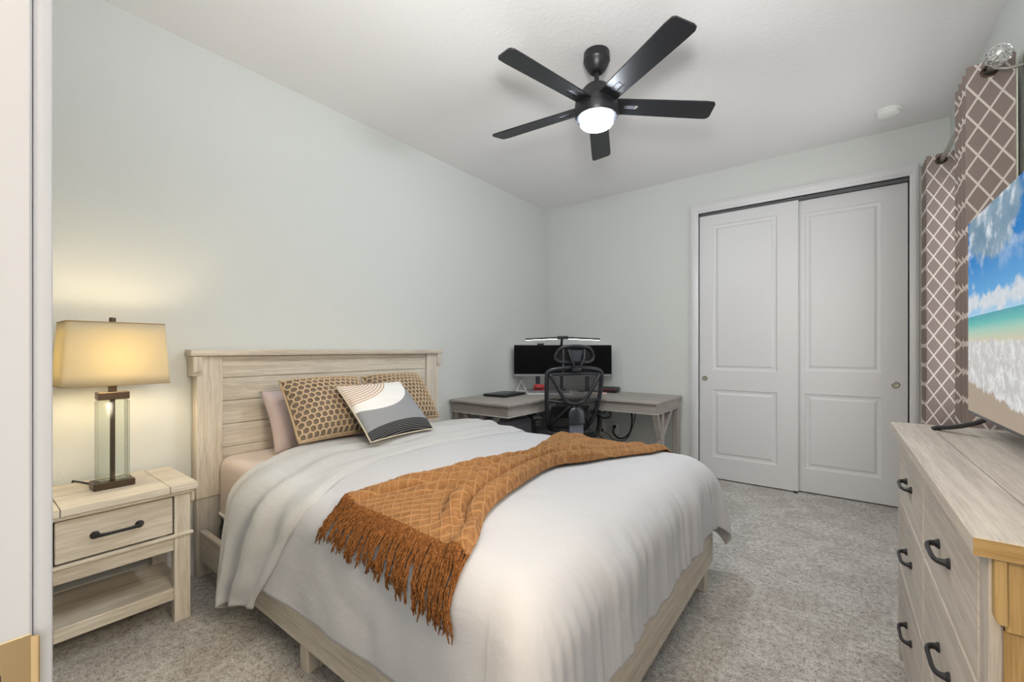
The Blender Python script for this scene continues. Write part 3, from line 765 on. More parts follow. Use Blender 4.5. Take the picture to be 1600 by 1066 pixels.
# trestle ends: post with two braces
b = MB().box(-1.245, -1.195, 3.68, 3.74, 0, .645, .003); b.prism([(3.68, .41), (3.68, .47), (3.61, .645), (3.555, .645)], 'x', -1.243, -1.197, .002)
b.prism([(3.74, .44), (3.74, .50), (3.93, .645), (3.99, .645)], 'x', -1.243, -1.197, .002).box(-1.245, -1.195, 4.12, 4.18, 0, .645, .003); b.build('leg', KZ, desk)
b = MB().box(-2.415, -2.365, 2.700, 2.745, 0, .645, .003); b.prism([(-2.415, .41), (-2.415, .47), (-2.56, .645), (-2.61, .645)], 'y', 2.702, 2.743, .002)
b.prism([(-2.365, .44), (-2.365, .50), (-2.24, .645), (-2.19, .645)], 'y', 2.702, 2.743, .002).box(-2.70, -2.65, 2.700, 2.745, 0, .645, .003); b.build('leg', KZ, desk)
MB().box(-2.70, -2.65, 4.12, 4.17, 0, .645, .003).build('leg', KZ, desk)

# frame for the things that face the chair (local -y towards the camera)
FV = Vector((-.606, .795, 0)); RV = Vector((.795, .606, 0)); ROT = math.radians(37.3)
def at(t, lat): p = FV * t + RV * lat; return (p.x, p.y)
def monitor(px0, px1, label, t=4.45):
    c = (px0 + px1) / 2; lat = (c - 800) / 670 * t; w = (px1 - px0) / 670 * t - .004
    x, y = at(t, lat)
    r = thing('monitor', (x, y, DZT), label, 'monitor', 'monitors on the desk', rotz=ROT)
    z0, z1 = .920 - DZT, 1.238 - DZT
    b = MB().box(-w / 2, w / 2, -.005, .018, z0 - .006, z1, .003).box(-w * .3, w * .3, .018, .04, z0 + .06, z1 - .05, .01); b.build('housing', M_PLAST, r)
    b = MB().box(-w / 2 + .004, w / 2 - .004, -.0062, -.0052, z0 + .018, z1 - .005); b.build('screen', plain('dark_screen', (.0015, .0015, .0018), .5, 0, .1), r)
    b = MB().box(-w / 2, w / 2, -.008, -.0052, z0 - .006, z0 + .016, .001); o = b.build('lower_bezel', plain('silver_bezel', (.30, .31, .33), .35, .4), r); o['label'] = 'silver lower bezel'
    b = MB().box(-.022, .022, .03, .055, .006, z0 + .12, .004); b.prism([(-.11, -.06), (.11, -.06), (.08, .10), (-.08, .10)], 'z', 0, .008, .002); b.build('stand', plain('slate_stand', (.035, .04, .055), .4), r)
    return r
monitor(803, 879, 'left of the two black monitors, beside the chair headrest')
monitor(881, 956, 'right of the two black monitors, behind the office chair')
x, y = at(4.45, .297)
wc = thing('webcam', (x, y, 1.238), 'tiny black webcam on top of the left monitor', 'webcam', rotz=ROT)
MB().box(-.035, .035, -.012, .020, .0, .020, .006, 3).build('body', M_PLAST, wc)
MB().lathe([(.008, 0), (.008, .003), (.001, .004)], (0, -.012, .010), 16, M=Matrix.Rotation(PI / 2, 3, 'X')).build('lens', M_PLAST_G, wc)
# double bar desk lamp
x, y = at(4.53, .525)
bl_ = thing('desk_lamp', (x, y, DZT), 'black desk lamp with a long lit double light bar above the monitors', 'lamp', rotz=ROT)
MB().box(-.045, .045, -.03, .05, 0, .02, .004).box(-.016, .016, -.004, .02, .02, .50, .004).build('post', M_PLAST, bl_)
MB().box(-.055, .055, -.14, -.08, .545, .575, .008, 2).tube([(0, .008, .49), (0, -.03, .55), (0, -.10, .562)], .013, 8).build('joint', M_PLAST, bl_)
em = plain('led_strip', (1, 1, 1), .5, Emission_Color=(1, .98, .95, 1), Emission_Strength=P_LED)
for s in (-1, 1):
    Mx = Matrix.Translation((s * .05, -.11, .556)) @ Matrix.Rotation(s * .045, 4, 'Y')
    x0, x1 = sorted((0, s * .335))
    Mx = Mx @ Matrix.Rotation(.35, 4, 'X')
    bar = MB().box(x0, x1, -.013, .013, -.006, .007, .003, M=Mx).build('light_bar', M_PLAST, bl_)
    x0, x1 = sorted((s * .01, s * .33))
    o = sub(bar, 'led_strip', MB().box(x0, x1, -.010, .010, -.0085, -.0062, M=Mx), em); o['label'] = 'glowing white strip'

lp = thing('laptop', (-2.525, 3.20, DZT), 'closed black laptop on the left wing of the desk', 'laptop', rotz=math.radians(4))
MB().box(-.125, .125, -.175, .175, .003, .014, .004, 2).box(-.11, -.09, -.15, -.13, 0, .003).box(.09, .11, -.15, -.13, 0, .003).box(-.11, -.09, .13, .15, 0, .003).box(.09, .11, .13, .15, 0, .003).build('base', M_PLAST, lp)
MB().box(-.125, .125, -.175, .175, .0145, .024, .004, 2).build('lid', plain('graphite_lid', (.03, .03, .033), .35, .3), lp)
x, y = at(4.22, .37)
kb = thing('keyboard', (x, y, DZT), 'pale keyboard on the desk below the left monitor', 'keyboard', rotz=ROT)
MB().prism([(-.07, 0), (.07, 0), (.07, .022), (-.07, .012)], 'x', -.22, .22, .002).build('case', plain('white_keyboard', (.66, .66, .68), .4), kb)
b = MB()
for r_ in range(5):
    for c in range(15):
        if r_ == 0 and 3 < c < 9: continue
        yy = -.056 + r_ * .0265; zb = .012 + (yy + .07) / .14 * .010; xx = -.205 + c * .0275
        b.box(xx, xx + .023, yy, yy + .022, zb - .001, zb + .007, .002)
yy = -.056; b.box(-.205 + 4 * .0275, -.205 + 9 * .0275 - .004, yy, yy + .022, .012, .020, .002)
o = b.build('keys', plain('grey_keys', (.20, .20, .22), .5), kb); o['kind'] = 'stuff'
x, y = at(4.13, .72)
ms = thing('computer_mouse', (x, y, DZT), 'pale mouse beside the keyboard seen through the chair mesh', 'mouse', rotz=ROT)
b = MB().sphere((0, 0, .0), .5, 20, 12, sc=(.062, .11, .066))
bmesh.ops.bisect_plane(b.bm, geom=b.bm.verts[:] + b.bm.edges[:] + b.bm.faces[:], plane_co=(0, 0, .0005), plane_no=(0, 0, -1), clear_outer=True)
bmesh.ops.holes_fill(b.bm, edges=b.bm.edges); b.build('shell', plain('pinkish_grey_plastic', (.50, .44, .45), .4), ms)
MB().tube([(0, -.032, .027), (0, -.018, .034)], .004, 8).build('wheel', M_PLAST, ms)
# red pouch, small white stand, black router, folder
x, y = at(4.335, .275)
rp = thing('pouch', (x, y, DZT), 'small red pouch with a dark zip at the foot of the left monitor', 'pouch', rotz=ROT)
b = MB(); b.grid(lambda a, c: Vector(((a - .5) * .13 * (1 - .25 * c), -.03 * math.cos((c - .5) * PI) * math.sin(PI * a) ** .5,   .001 + c * .085)), 16, 10); b.grid(lambda a, c: Vector(((.5 - a) * .13 * (1 - .25 * c), .03 * math.cos((c - .5) * PI) * math.sin(PI * a) ** .5,   .001 + c * .085)), 16, 10)
bmesh.ops.remove_doubles(b.bm, verts=b.bm.verts, dist=1e-4); b.build('body', M_RED, rp, sharp=180)
MB().tube([(-.040, -.024, .050), (0, -.033, .046), (.040, -.024, .050)], .006, 6).build('zip', M_PLAST, rp)
x, y = at(4.50, .100)
ws = thing('wire_stand', (x, y, DZT), 'small white triangular wire stand left of the red pouch', 'stand', rotz=ROT)
b = MB()
for yy in (-.03, .03): b.tube([(-.05, yy, .003), (0, yy * .4, .115), (.05, yy, .003)], .004, 8); b.tube([(-.05, yy, .004), (.05, yy, .004)], .003, 8)
b.tube([(-.05, -.03, .004), (-.05, .03, .004)], .003, 6).tube([(.05, -.03, .004), (.05, .03, .004)], .003, 6); b.build('wire_frame', M_WHITE, ws)
rt = thing('router_box', (-1.86, 4.08, DZT), 'flat black box with rounded ends at the wall end of the right desk wing', 'router', rotz=math.radians(8))
MB().box(-.10, .10, -.07, .07, .004, .058, .022, 5).build('body', M_PLAST_G, rt)
MB().box(-.085, .085, -.0715, -.069, .030, .034).build('red_stripe', M_RED, rt)
MB().box(-.07, .07, -.05, .05, 0, .006).build('foot', M_RUBBER, rt)
pp = thing('notepad', (-1.90, 3.93, DZT), 'thin white and red notepad lying in front of the black box', 'notepad', rotz=math.radians(25))
MB().box(-.07, .07, -.05, .05, 0, .008, .001).build('pages', M_WHITE, pp)
MB().box(-.07, .07, -.05, .05, .008, .0095, .0004).build('cover', plain('red_white_cover', (.55, .22, .20), .5), pp)
# under the desk
bx = thing('storage_bin', (-2.50, 3.25, 0), 'lavender grey bin on the floor below the left desk wing', 'bin')
MB().box(-2.66, -2.36, 3.02, 3.40, 0, .50, .012, 2).build('body', M_LAV, bx)
MB().box(-2.67, -2.35, 3.01, 3.41, .50, .545, .010, 2).build('lid', plain('grey_lid', (.36, .35, .42), .5), bx)

def outlet(p, axis, label):
    """duplex wall outlet; axis 'y' = on the back wall, 'x' = on the left wall"""
    r = thing('wall_outlet', p, label, 'outlet', 'wall outlets', rotz=0 if axis == 'y' else PI / 2)
    MB().box(-.036, .036, -.006, -.0005, -.058, .058, .003, 2).build('cover_plate', M_WHITE, r)
    for z in (-.022, .022):
        o = MB().box(-.017, .017, -.009, -.005, z - .014, z + .014, .004, 2).build('socket', M_WHITE, r)
        for xx in (-.006, .006): sub(o, 'slot', MB().box(xx - .001, xx + .001, -.0093, -.0088, z - .003, z + .006), M_GAP)
outlet((-2.01, YB, .352), 'y', 'left wall outlet under the desk with a thin plug in it')
outlet((-1.865, YB, .362), 'y', 'right wall outlet under the desk with a thick black plug in it')
outlet((XL, 3.56, .43), 'x', 'white wall outlet behind the left desk wing')
pc = thing('power_cable', (-1.845, 4.215, .37), 'thick black power cable looping from the right wall outlet up to the desk', 'cable')
MB().tube(catmull([(-1.862, 4.195, .385), (-1.855, 4.17, .33), (-1.80, 4.16, .285), (-1.73, 4.16, .295), (-1.675, 4.165, .36), (-1.655, 4.165, .46), (-1.660, 4.165, .56), (-1.675, 4.165, .64)], 8), .008, 8).build('cord', M_RUBBER, pc)
MB().box(-1.877, -1.853, 4.200, 4.2365, .37, .40, .005, 2).build('plug', M_RUBBER, pc)
pc = thing('thin_cable', (-2.0, 4.215, .33), 'thin black cable running from the left wall outlet to the right one', 'cable')
MB().tube(catmull([(-2.005, 4.215, .33), (-1.97, 4.19, .325), (-1.92, 4.185, .30), (-1.87, 4.18, .262), (-1.80, 4.18, .25), (-1.72, 4.18, .28), (-1.66, 4.181, .40), (-1.630, 4.181, .52), (-1.640, 4.181, .64)], 8), .004, 6).build('cord', M_RUBBER, pc)
MB().box(-2.015, -1.995, 4.212, 4.2365, .32, .342, .004, 2).build('plug', M_RUBBER, pc)
cb = thing('cable_bundle', (-1.95, 4.1, .6), 'tangle of black cables hanging under the right desk wing', 'cables')
for k, (dx, dz) in enumerate(((0, 0), (.03, -.03), (-.02, .02), (.05, -.05))):
    MB().tube(catmull([(-2.08 + dx, 4.05, .66), (-2.04 + dx, 4.06, .57 + dz), (-1.97 + dx, 4.07, .535 + dz), (-1.89 + dx, 4.06, .56 + dz), (-1.86 + dx * .5, 4.05, .61), (-1.86 + dx * .4, 4.05, .66)], 7), .005, 6).build('cable', M_RUBBER, cb)
fc = thing('floor_cable', (-1.9, 4.15, 0), 'black cable curling down to the floor behind the office chair', 'cable')
MB().tube(catmull([(-2.05, 4.12, .30), (-1.99, 4.12, .29), (-1.94, 4.12, .24), (-1.92, 4.13, .12), (-1.95, 4.14, .006), (-2.05, 4.14, .006), (-2.2, 4.15, .006), (-2.25, 4.15, .2), (-2.2, 4.14, .32), (-2.05, 4.12, .30)], 8), .005, 6).build('cord', M_RUBBER, fc)

# ------------------------------------------------------------------ office chair (local +y is the way it faces)
ch = thing('office_chair', (*at(3.70, .502), 0), 'black mesh office chair with headrest pulled up to the corner desk', 'chair', rotz=ROT + math.radians(13))
def yb(z): return -.03 - .10 * ((z - .72) / .35) - .05 * (1 - ((z - .78) / .28) ** 2)      # curve of the back
def bp(x, z, dy=0): return Vector((x, yb(z) + .35 * x * x + dy - .0, z))
out = [(.075, .485), (.155, .505), (.205, .585), (.228, .70), (.240, .83), (.244, .95), (.236, 1.0), (.19, 1.024), (.10, 1.036)]
loop = [bp(x, z) for x, z in out] + [bp(0, 1.042)] + [bp(-x, z) for x, z in out[::-1]] + [bp(0, .480)]
b = MB(); b.tube(catmull(loop, 5, True), .0185, 10, closed=True, flat=.8, up=(0, 1, 0)); fr_ = b.build('back_frame', M_PLAST_G, ch, sharp=180)
b = MB()
V_ = [bp(.222, .990, -.012), bp(.170, .90, -.020), bp(.110, .80, -.030), bp(.066, .752, -.034), bp(0, .736, -.036)]
b.tube(catmull(V_ + [Vector((-p.x, p.y, p.z)) for p in V_[-2::-1]], 5), .017, 10, flat=.7, up=(0, 1, 0))
for s in (-1, 1):
    b.tube(catmull([bp(s * .03, .725, -.034), bp(s * .09, .66, -.026), bp(s * .175, .545, -.004)], 5), .014, 8, flat=.7, up=(0, 1, 0))
    b.tube(catmull([bp(s * .05, .745, -.034), bp(s * .14, .755, -.018), bp(s * .232, .765, 0)], 5), .010, 8)
b.tube(catmull([bp(-.215, .985, .0), bp(0, .99, -.006), bp(.215, .985, .0)], 6), .012, 8); b.build('back_brace', M_PLAST_G, ch, sharp=180)
a_ = NT('black_mesh_fabric'); tr = a_.n('ShaderNodeBsdfTransparent'); mx = a_.n('ShaderNodeMixShader')
wv = a_.sep(a_.coord('Object', (1, 1, 1)))
sx = a_.math('ABSOLUTE', a_.math('SINE', a_.math('MULTIPLY', wv[0], 900))); sz = a_.math('ABSOLUTE', a_.math('SINE', a_.math('MULTIPLY', wv[2], 900)))
op = a_.math('MAXIMUM', a_.math('GREATER_THAN', sx, .84), a_.math('GREATER_THAN', sz, .90))
a_.set(Base_Color=(.018, .018, .02), Roughness=.7); a_.t.links.new(op, mx.inputs[0]); a_.t.links.new(tr.outputs[0], mx.inputs[1]); a_.t.links.new(a_.b.outputs[0], mx.inputs[2]); a_.t.links.new(mx.outputs[0], a_.out.inputs[0])
M_MESH = a_.m
wtab = [(.48, .08), (.50, .15), (.585, .20), (.70, .225), (.83, .237), (.95, .241), (1.0, .233), (1.03, .12)]
b = MB(); b.grid(lambda a, c: bp((a * 2 - 1) * interp(wtab, lerp(.485, 1.03, c)), lerp(.485, 1.03, c), .012), 16, 26)
o = b.build('back_mesh', M_MESH, ch, sharp=180)
b = MB(); b.grid(lambda a, c: bp((a * 2 - 1) * .17, lerp(.60, .70, c), .035 + .02 * math.sin(PI * c)), 12, 8); o = b.build('lumbar_pad', M_PLAST, ch, sharp=180)
md = o.modifiers.new('t', 'SOLIDIFY'); md.thickness = .015
# spine plate
def plate(z0, z1, w0, w1, dy, top_round):
    n = 14; L = []
    for k in range(n + 1):
        c = k / n; z = lerp(z0, z1, c); w_ = lerp(w0, w1, c)
        if top_round: w_ *= math.sqrt(max(.0, 1 - max(0, (c - .55) / .45) ** 2.2)) if c < 1 else .02
        L.append((w_, z))
    return L
b = MB(); tb = plate(.572, .705, .070, .066, 0, True)
b.grid(lambda a, c: Vector(((a * 2 - 1) * tb[round(c * 14)][0], -.150 - .012 * math.cos((a - .5) * PI) + .10 * c * .2, tb[round(c * 14)][1])), 12, 14); o = b.build('spine_cover', M_PLAST_G, ch, sharp=180)
md = o.modifiers.new('t', 'SOLIDIFY'); md.thickness = .02; md.offset = -1 if False else 1
b = MB().box(-.062, .062, -.172, -.146, .34, .590, .010, 3, M=Matrix.Translation((0, -.012, 0)) @ Matrix.Rotation(-.05, 4, 'X')); o = b.build('spine_plate', M_PLAST_S, ch); o['label'] = 'glossy slate blue plate'
b = MB().tube(catmull([(0, -.135, .42), (0, -.10, .39), (0, .05, .385), (0, .16, .385)], 5), .035, 10); b.box(-.11, .11, -.02, .24, .355, .41, .012, 2); b.build('tilt_mechanism', M_PLAST, ch)
# headrest
hl = [(.06, 1.085), (.13, 1.088), (.168, 1.115), (.165, 1.150), (.135, 1.195), (.085, 1.214), (.0, 1.220)]
hy = lambda x, z: yb(1.04) - .005 + .9 * x * x - .10 * (z - 1.15)
hp = lambda x, z, dy=0: Vector((x, hy(x, z) + dy, z))
b = MB(); loop = [hp(x, z) for x, z in hl] + [hp(-x, z) for x, z in hl[-2::-1]]
b.tube(catmull(loop, 5, True), .0125, 8, closed=True, flat=.9, up=(0, 1, 0)); hr = b.build('headrest_frame', M_PLAST_G, ch, sharp=180)
b = MB(); b.grid(lambda a, c: hp((a * 2 - 1) * interp([(0, .06), (.1, .13), (.25, .162), (.5, .16), (.8, .132), (1, .07)], c), lerp(1.085, 1.213, c), .010), 12, 10); sub(hr, 'headrest_mesh', b, M_MESH, sharp=180)
b = MB(); b.prism([(-.062, 1.185), (.062, 1.185), (.035, 1.09), (-.035, 1.09)], 'y', hy(0, 1.14) - .022, hy(0, 1.14) - .010, .004); sub(hr, 'headrest_shell', b, plain('dark_slate_plastic', (.045, .05, .062), .3))
b = MB()
for s in (-1, 1): b.tube(catmull([hp(s * .068, 1.192, -.020), hp(s * .060, 1.13, -.045), hp(s * .034, 1.065, -.050), hp(s * .012, 1.035, -.030)], 5), .011, 8)
b.box(-.04, .04, yb(1.03) - .038, yb(1.03) + .004, 1.005, 1.045, .010, 2); b.build('headrest_bracket', M_PLAST_G, ch, sharp=180)
# seat, arms, base
b = MB(); b.grid(lambda a, c: Vector(((a * 2 - 1) * (.26 - .03 * (2 * c - 1) ** 4), lerp(-.08, .42, c), .475 + .02 * (2 * a - 1) ** 2 - .035 * smooth((c - .75) / .25) - .04 * smooth((abs(2 * a - 1) - .88) / .12))), 24, 24)
o = b.build('seat', fabric('black_seat_cloth', (.012, .012, .013)), ch, sharp=180); md = o.modifiers.new('t', 'SOLIDIFY'); md.thickness = .06
for s in (-1, 1):
    b = MB().tube(catmull([(s * .15, .10, .40), (s * .27, .09, .42), (s * .305, .08, .50), (s * .305, .07, .60)], 5), .020, 8); ar = b.build('armrest', M_PLAST, ch, sharp=180)
    sub(ar, 'arm_pad', MB().box(s * .305 - .042, s * .305 + .042, -.06, .19, .60, .628, .012, 3), M_PLAST)
MB().lathe([(.028, .08), (.028, .24), (.018, .242), (.018, .37)], (0, .12, 0), 16).build('gas_column', M_PLAST, ch)
for k in range(5):
    a = 2 * PI * k / 5 + .3; d = Vector((math.cos(a), math.sin(a), 0)); c0 = Vector((0, .12, 0))
    o = MB().tube([c0 + Vector((0, 0, .105)), c0 + d * .15 + Vector((0, 0, .095)), c0 + d * .30 + Vector((0, 0, .075))], [.032, .026, .018], 8).build('base_arm', M_PLAST, ch)
    c1 = c0 + d * .30; n_ = d.cross(Vector((0, 0, 1)))
    sub(o, 'caster', MB().tube([c1 - n_ * .022 + Vector((0, 0, .03)), c1 + n_ * .022 + Vector((0, 0, .03))], .03, 14).tube([c1 + Vector((0, 0, .03)), c1 + Vector((0, 0, .078))], .007, 8), M_RUBBER)

# ------------------------------------------------------------------ ceiling fan
FX, FY = -1.06, 2.16
fan = thing('ceiling_fan', (FX, FY, H), 'matte black five-blade ceiling fan with a lit round lamp', 'ceiling fan')
MB().lathe([(.070, 2.8195), (.072, 2.775), (.066, 2.765), (.064, 2.755), (.058, 2.745), (.045, 2.722), (.030, 2.712), (.001, 2.712)], (FX, FY, 0), 36).build('canopy', M_FAN, fan)
MB().lathe([(.013, 2.72), (.013, 2.655), (.022, 2.650), (.022, 2.630)], (FX, FY, 0), 20).build('downrod', M_FAN, fan)
MB().lathe([(.001, 2.652), (.026, 2.650), (.040, 2.640), (.066, 2.632), (.085, 2.610), (.092, 2.575), (.105, 2.560), (.117, 2.550), (.120, 2.515), (.118, 2.475), (.110, 2.462), (.100, 2.460), (.001, 2.460)], (FX, FY, 0), 44).build('motor_housing', M_FAN, fan)
BZ = 2.532
def blade(ang):
    b = MB(); pit = math.radians(-11)
    Mx = Matrix.Translation((FX, FY, BZ)) @ Matrix.Rotation(ang, 4, 'Z') @ Matrix.Rotation(pit, 4, 'X')
    outl = [(.105, -.056), (.60, -.066), (.640, -.063), (.652, -.050), (.664, .035), (.660, .052), (.645, .060), (.60, .061), (.105, .052)]
    def P(x, y, z): return Mx @ Vector((x, y, z))
    # ring around the slot so that the opening is real
    slot = [(.155, -.017), (.225, -.017), (.233, 0), (.225, .017), (.155, .017)]
    for z, rev in ((-.004, True), (.004, False)):
        pass
    vo = {z: [b.v(P(x, y, z)) for x, y in outl] for z in (-.004, .004)}; vi = {z: [b.v(P(x, y, z)) for x, y in slot] for z in (-.004, .004)}
    for z in (-.004, .004):
        ed = [b.bm.edges.new((L[i], L[(i + 1) % len(L)])) for L in (vo[z], vi[z]) for i in range(len(L))]
        bmesh.ops.triangle_fill(b.bm, use_beauty=True, use_dissolve=False, edges=ed)
    for L in (vo, vi):
        n = len(L[.004])
        for i in range(n): b.face([L[-.004][i], L[-.004][(i + 1) % n], L[.004][(i + 1) % n], L[.004][i]])
    bmesh.ops.recalc_face_normals(b.bm, faces=b.bm.faces)
    o = b.build('blade', M_FAN, fan, sharp=25)
    c = MB().box(.07, .215, -.014, .014, .0, .010, .002, M=Mx); sub(o, 'blade_arm', c, M_PLAST_S)
for k in range(5): blade(math.radians(-30.5 + 72 * k))
em = plain('fan_lamp_glow', (1, 1, 1), .5, Emission_Color=(.88, .945, 1, 1), Emission_Strength=P_FAN)
prof = [(.089, 2.462)] + [(.089 * math.cos(a), 2.438 - .033 * math.sin(a)) for a in [k * PI / 2 / 9 for k in range(10)]]
prof[-1] = (.001, prof[-1][1])
MB().lathe(prof, (FX, FY, 0), 40).build('light_globe', em, fan, sharp=60)
fan.children[-1]['label'] = 'glowing frosted lamp globe'

sd = thing('smoke_detector', (.27, 3.87, H), 'round white smoke detector on the ceiling near the window wall', 'smoke detector')
MB().lathe([(.066, 2.8195), (.066, 2.806), (.062, 2.803)], (.27, 3.87, 0), 40).build('base', M_WHITE, sd)
MB().lathe([(.058, 2.803), (.058, 2.797), (.056, 2.786), (.045, 2.780), (.001, 2.780)], (.27, 3.87, 0), 40).build('cover', M_WHITE, sd)

# ------------------------------------------------------------------ curtains and rod
RX, RZ = .525, 2.405
rod = thing('curtain_rod', (RX, 3.36, RZ), 'silver curtain rod above the window with an openwork crystal finial', 'curtain rod')
MB().tube([(RX, 2.66, RZ), (RX, 4.14, RZ)], .0125, 14).build('pole', M_NICKEL, rod)
b = MB(); c = Vector((RX, 2.625, RZ))
for k in range(6):
    a = PI * k / 6; ax = Vector((math.cos(a), 0, math.sin(a)))
    b.tube([c + (ax * math.cos(q) + Vector((0, 1, 0)) * math.sin(q)) * .040 for q in [2 * PI * j / 24 for j in range(24)]], .0032, 6, closed=True)
for lat in (-.022, .022): b.tube([c + Vector((.033 * math.cos(q), lat, .033 * math.sin(q))) for q in [2 * PI * j / 20 for j in range(20)]], .003, 6, closed=True)
b.sphere(c, .022, 12, 8, 1).tube([(RX, 2.655, RZ), (RX, 2.672, RZ)], .016, 12); b.build('finial', [M_CHROME, plain('crystal', (.85, .86, .84), .05, 0, 1.0)], rod)
b = MB().sphere((RX, 4.165, RZ), .026, 14, 8); b.build('finial', M_CHROME, rod)
for y in (2.70, 4.122):
    MB().tube([(XR - .008, y, RZ - .03), (RX + .04, y, RZ - .03), (RX, y, RZ - .0135)], .006, 8).box(XR - .008, XR, y - .015, y + .015, RZ - .07, RZ + .02, .003).build('bracket', M_NICKEL, rod)
a_ = NT('taupe_trellis_cloth'); U, V, _z = a_.sep(a_.coord('UV'))
P_, Q_ = .090, .128
def lat_line(sgn):
    ph = a_.math('ADD', a_.math('DIVIDE', U, P_), a_.math('MULTIPLY', a_.math('DIVIDE', V, Q_), sgn))
    return a_.math('LESS_THAN', a_.math('ABSOLUTE', a_.math('SUBTRACT', a_.math('FRACT', ph), .5)), .058)
ln = a_.math('MAXIMUM', lat_line(1), lat_line(-1)); wv = a_.noise(a_.coord('UV', (500, 900, 1)), 1, 2)
cc = a_.mix(ln, a_.mix(wv, (.20, .16, .145), (.26, .21, .19)), (.60, .55, .51))
a_.set(Base_Color=cc, Roughness=.85); a_.b.inputs['Specular IOR Level'].default_value = .2; a_.b.inputs['Sheen Weight'].default_value = .1; a_.bump(wv, .2, .002)
M_CURT = a_.m
M_LINE = plain('pale_lining', (.62, .62, .54), .8)
def curtain(label, y0, y1, nple, seed, end_first):
    t = thing('curtain', (RX, (y0 + y1) / 2, .02), label, 'curtain', 'trellis curtains')
    # plan: pleats between x_front and x_back, advancing along y
    xf, xb = RX - .072, RX + .068
    pts = []
    N = nple * 2
    for i in range(N + 1):
        k = i / N; pts.append(Vector((xb if i % 2 == 0 else xf, lerp(y0, y1, k), 0)))
    path = []
    for i in range(N):
        for q in range(24):
            u = q / 24; s_ = smooth(u); p = pts[i].lerp(pts[i + 1], u); p.x = lerp(pts[i].x, pts[i + 1].x, s_)
            p.y = lerp(pts[i].y, pts[i + 1].y, u); path.append(p)
    path.append(pts[-1])
    L = [0]
    for a, c in zip(path, path[1:]): L.append(L[-1] + (c - a).length * 1.25)
    zt, zb = RZ + .045, .03
    zs = [lerp(zb, RZ - .035, k / 44) for k in range(45)] + [RZ - .035 + .005 * k for k in range(1, 17)]; nv = len(zs) - 1
    def holes(b):            # the openings the rod runs through
        bmesh.ops.delete(b.bm, geom=[f for f in b.bm.faces if math.hypot(f.calc_center_median().x - RX, f.calc_center_median().z - RZ) < .0215], context='FACES')
    def fn(a, c):
        i = round(a * (len(path) - 1)); p = path[i]; z = zs[round(c * nv)]; lo = 1 - (z - zb) / (zt - zb)
        return Vector((p.x + .010 * lo * nz(a * 9, z * 1.2, seed) , p.y + .012 * lo * nz(a * 7, z * 1.1, seed + 4) , z))
    b = MB(); b.grid(fn, len(path) - 1, nv, uvfn=lambda a, c: (L[round(a * (len(path) - 1))], zs[round(c * nv)])); holes(b)
    o = b.build('panel', M_CURT, t, sharp=180)
    # lining a little behind, showing along the end hem
    def fl(a, c):
        i = round(a * (len(path) - 1)); i0, i1 = max(i - 1, 0), min(i + 1, len(path) - 1); tn = (path[i1] - path[i0]).normalized()
        n = Vector((-tn.y, tn.x, 0)) * (1 if not end_first else -1); p = fn(a, c); ext = -tn * .006 if i == 0 else Vector((0, 0, 0))
        return p - n * .004 * (-1) + ext + Vector((0, 0, -.002))
    b = MB(); b.grid(fl, len(path) - 1, nv); holes(b); sub(o, 'lining', b, M_LINE, sharp=180)
    for i in range(N):                      # grommets where the rod passes through
        m = pts[i].lerp(pts[i + 1], .5); m.z = RZ; d = (pts[i + 1] - pts[i]).normalized()
        d = (Vector((d.x * 1.5, d.y, 0))).normalized(); n = Vector((-d.y, d.x, 0)); g = MB()
        for off in (0,):
            g.tube([m + (d * math.cos(q) + Vector((0, 0, 1)) * math.sin(q)) * .024 for q in [2 * PI * j / 28 for j in range(28)]], .0055, 8, closed=True)
        g.build('grommet', M_BRONZE, t, sharp=180)
    return t
curtain('near trellis patterned taupe curtain just behind the television', 2.725, 3.02, 4, 1, True)
curtain('far trellis patterned taupe curtain beside the closet', 3.835, 4.085, 4, 6, True)

# ------------------------------------------------------------------ dresser
TX0, TX1, TY0, TY1, TH = .165, .598, .958, 2.285, .902
ds = thing('dresser', (.39, 1.62, 0), 'large grey washed oak dresser with six drawers under the television', 'dresser')
b = MB(); plank_top(b, TX0, TX1, TY0, TY1, .872, TH, 4, .105, .002); b.build('top', [DY, M_GAP], ds)
GX = .186
tp = MB().box(TX0 - .0, TX1, TY0 - .0015, TY0 - .0001, .8735, TH - .002); tp.build('top_end', HX_, ds)  # thin skin on the top's end, warm light put into its colour
b = MB().box(GX + .024, TX1 - .014, 1.008, 2.236, .08, .871); b.build('carcass', M_GAP, ds, smooth=False)
for y0, y1 in ((.982, 1.038), (2.205, 2.262)):
    MB().box(GX, GX + .016, y0, y1, 0, .872, .003).build('front_stile', DZ, ds)
MB().box(GX + .002, GX + .03, 1.038, 2.205, .855, .872).build('top_rail', DY, ds)
MB().box(GX + .001, GX + .03, 1.038, 2.205, .055, .125, .003).build('bottom_rail', DY, ds)
MB().box(GX + .002, GX + .03, 1.616, 1.627, .125, .855).build('divider', DZ, ds)
rows_ = [(.630, .852), (.379, .624), (.129, .373)]
for y0, y1 in ((1.041, 1.6145), (1.6285, 2.202)):
    for z0, z1 in rows_:
        d = MB().box(GX - .001, GX + .022, y0, y1, z0, z1, .003).build('drawer', DY, ds)
        o = sub(d, 'handle', pull(GX - .001, (y0 + y1) / 2, (z0 + z1) / 2, .135, 'y', (-1, 0, 0), .024, .0046), M_BLACK); o['label'] = 'black curved bar pull'
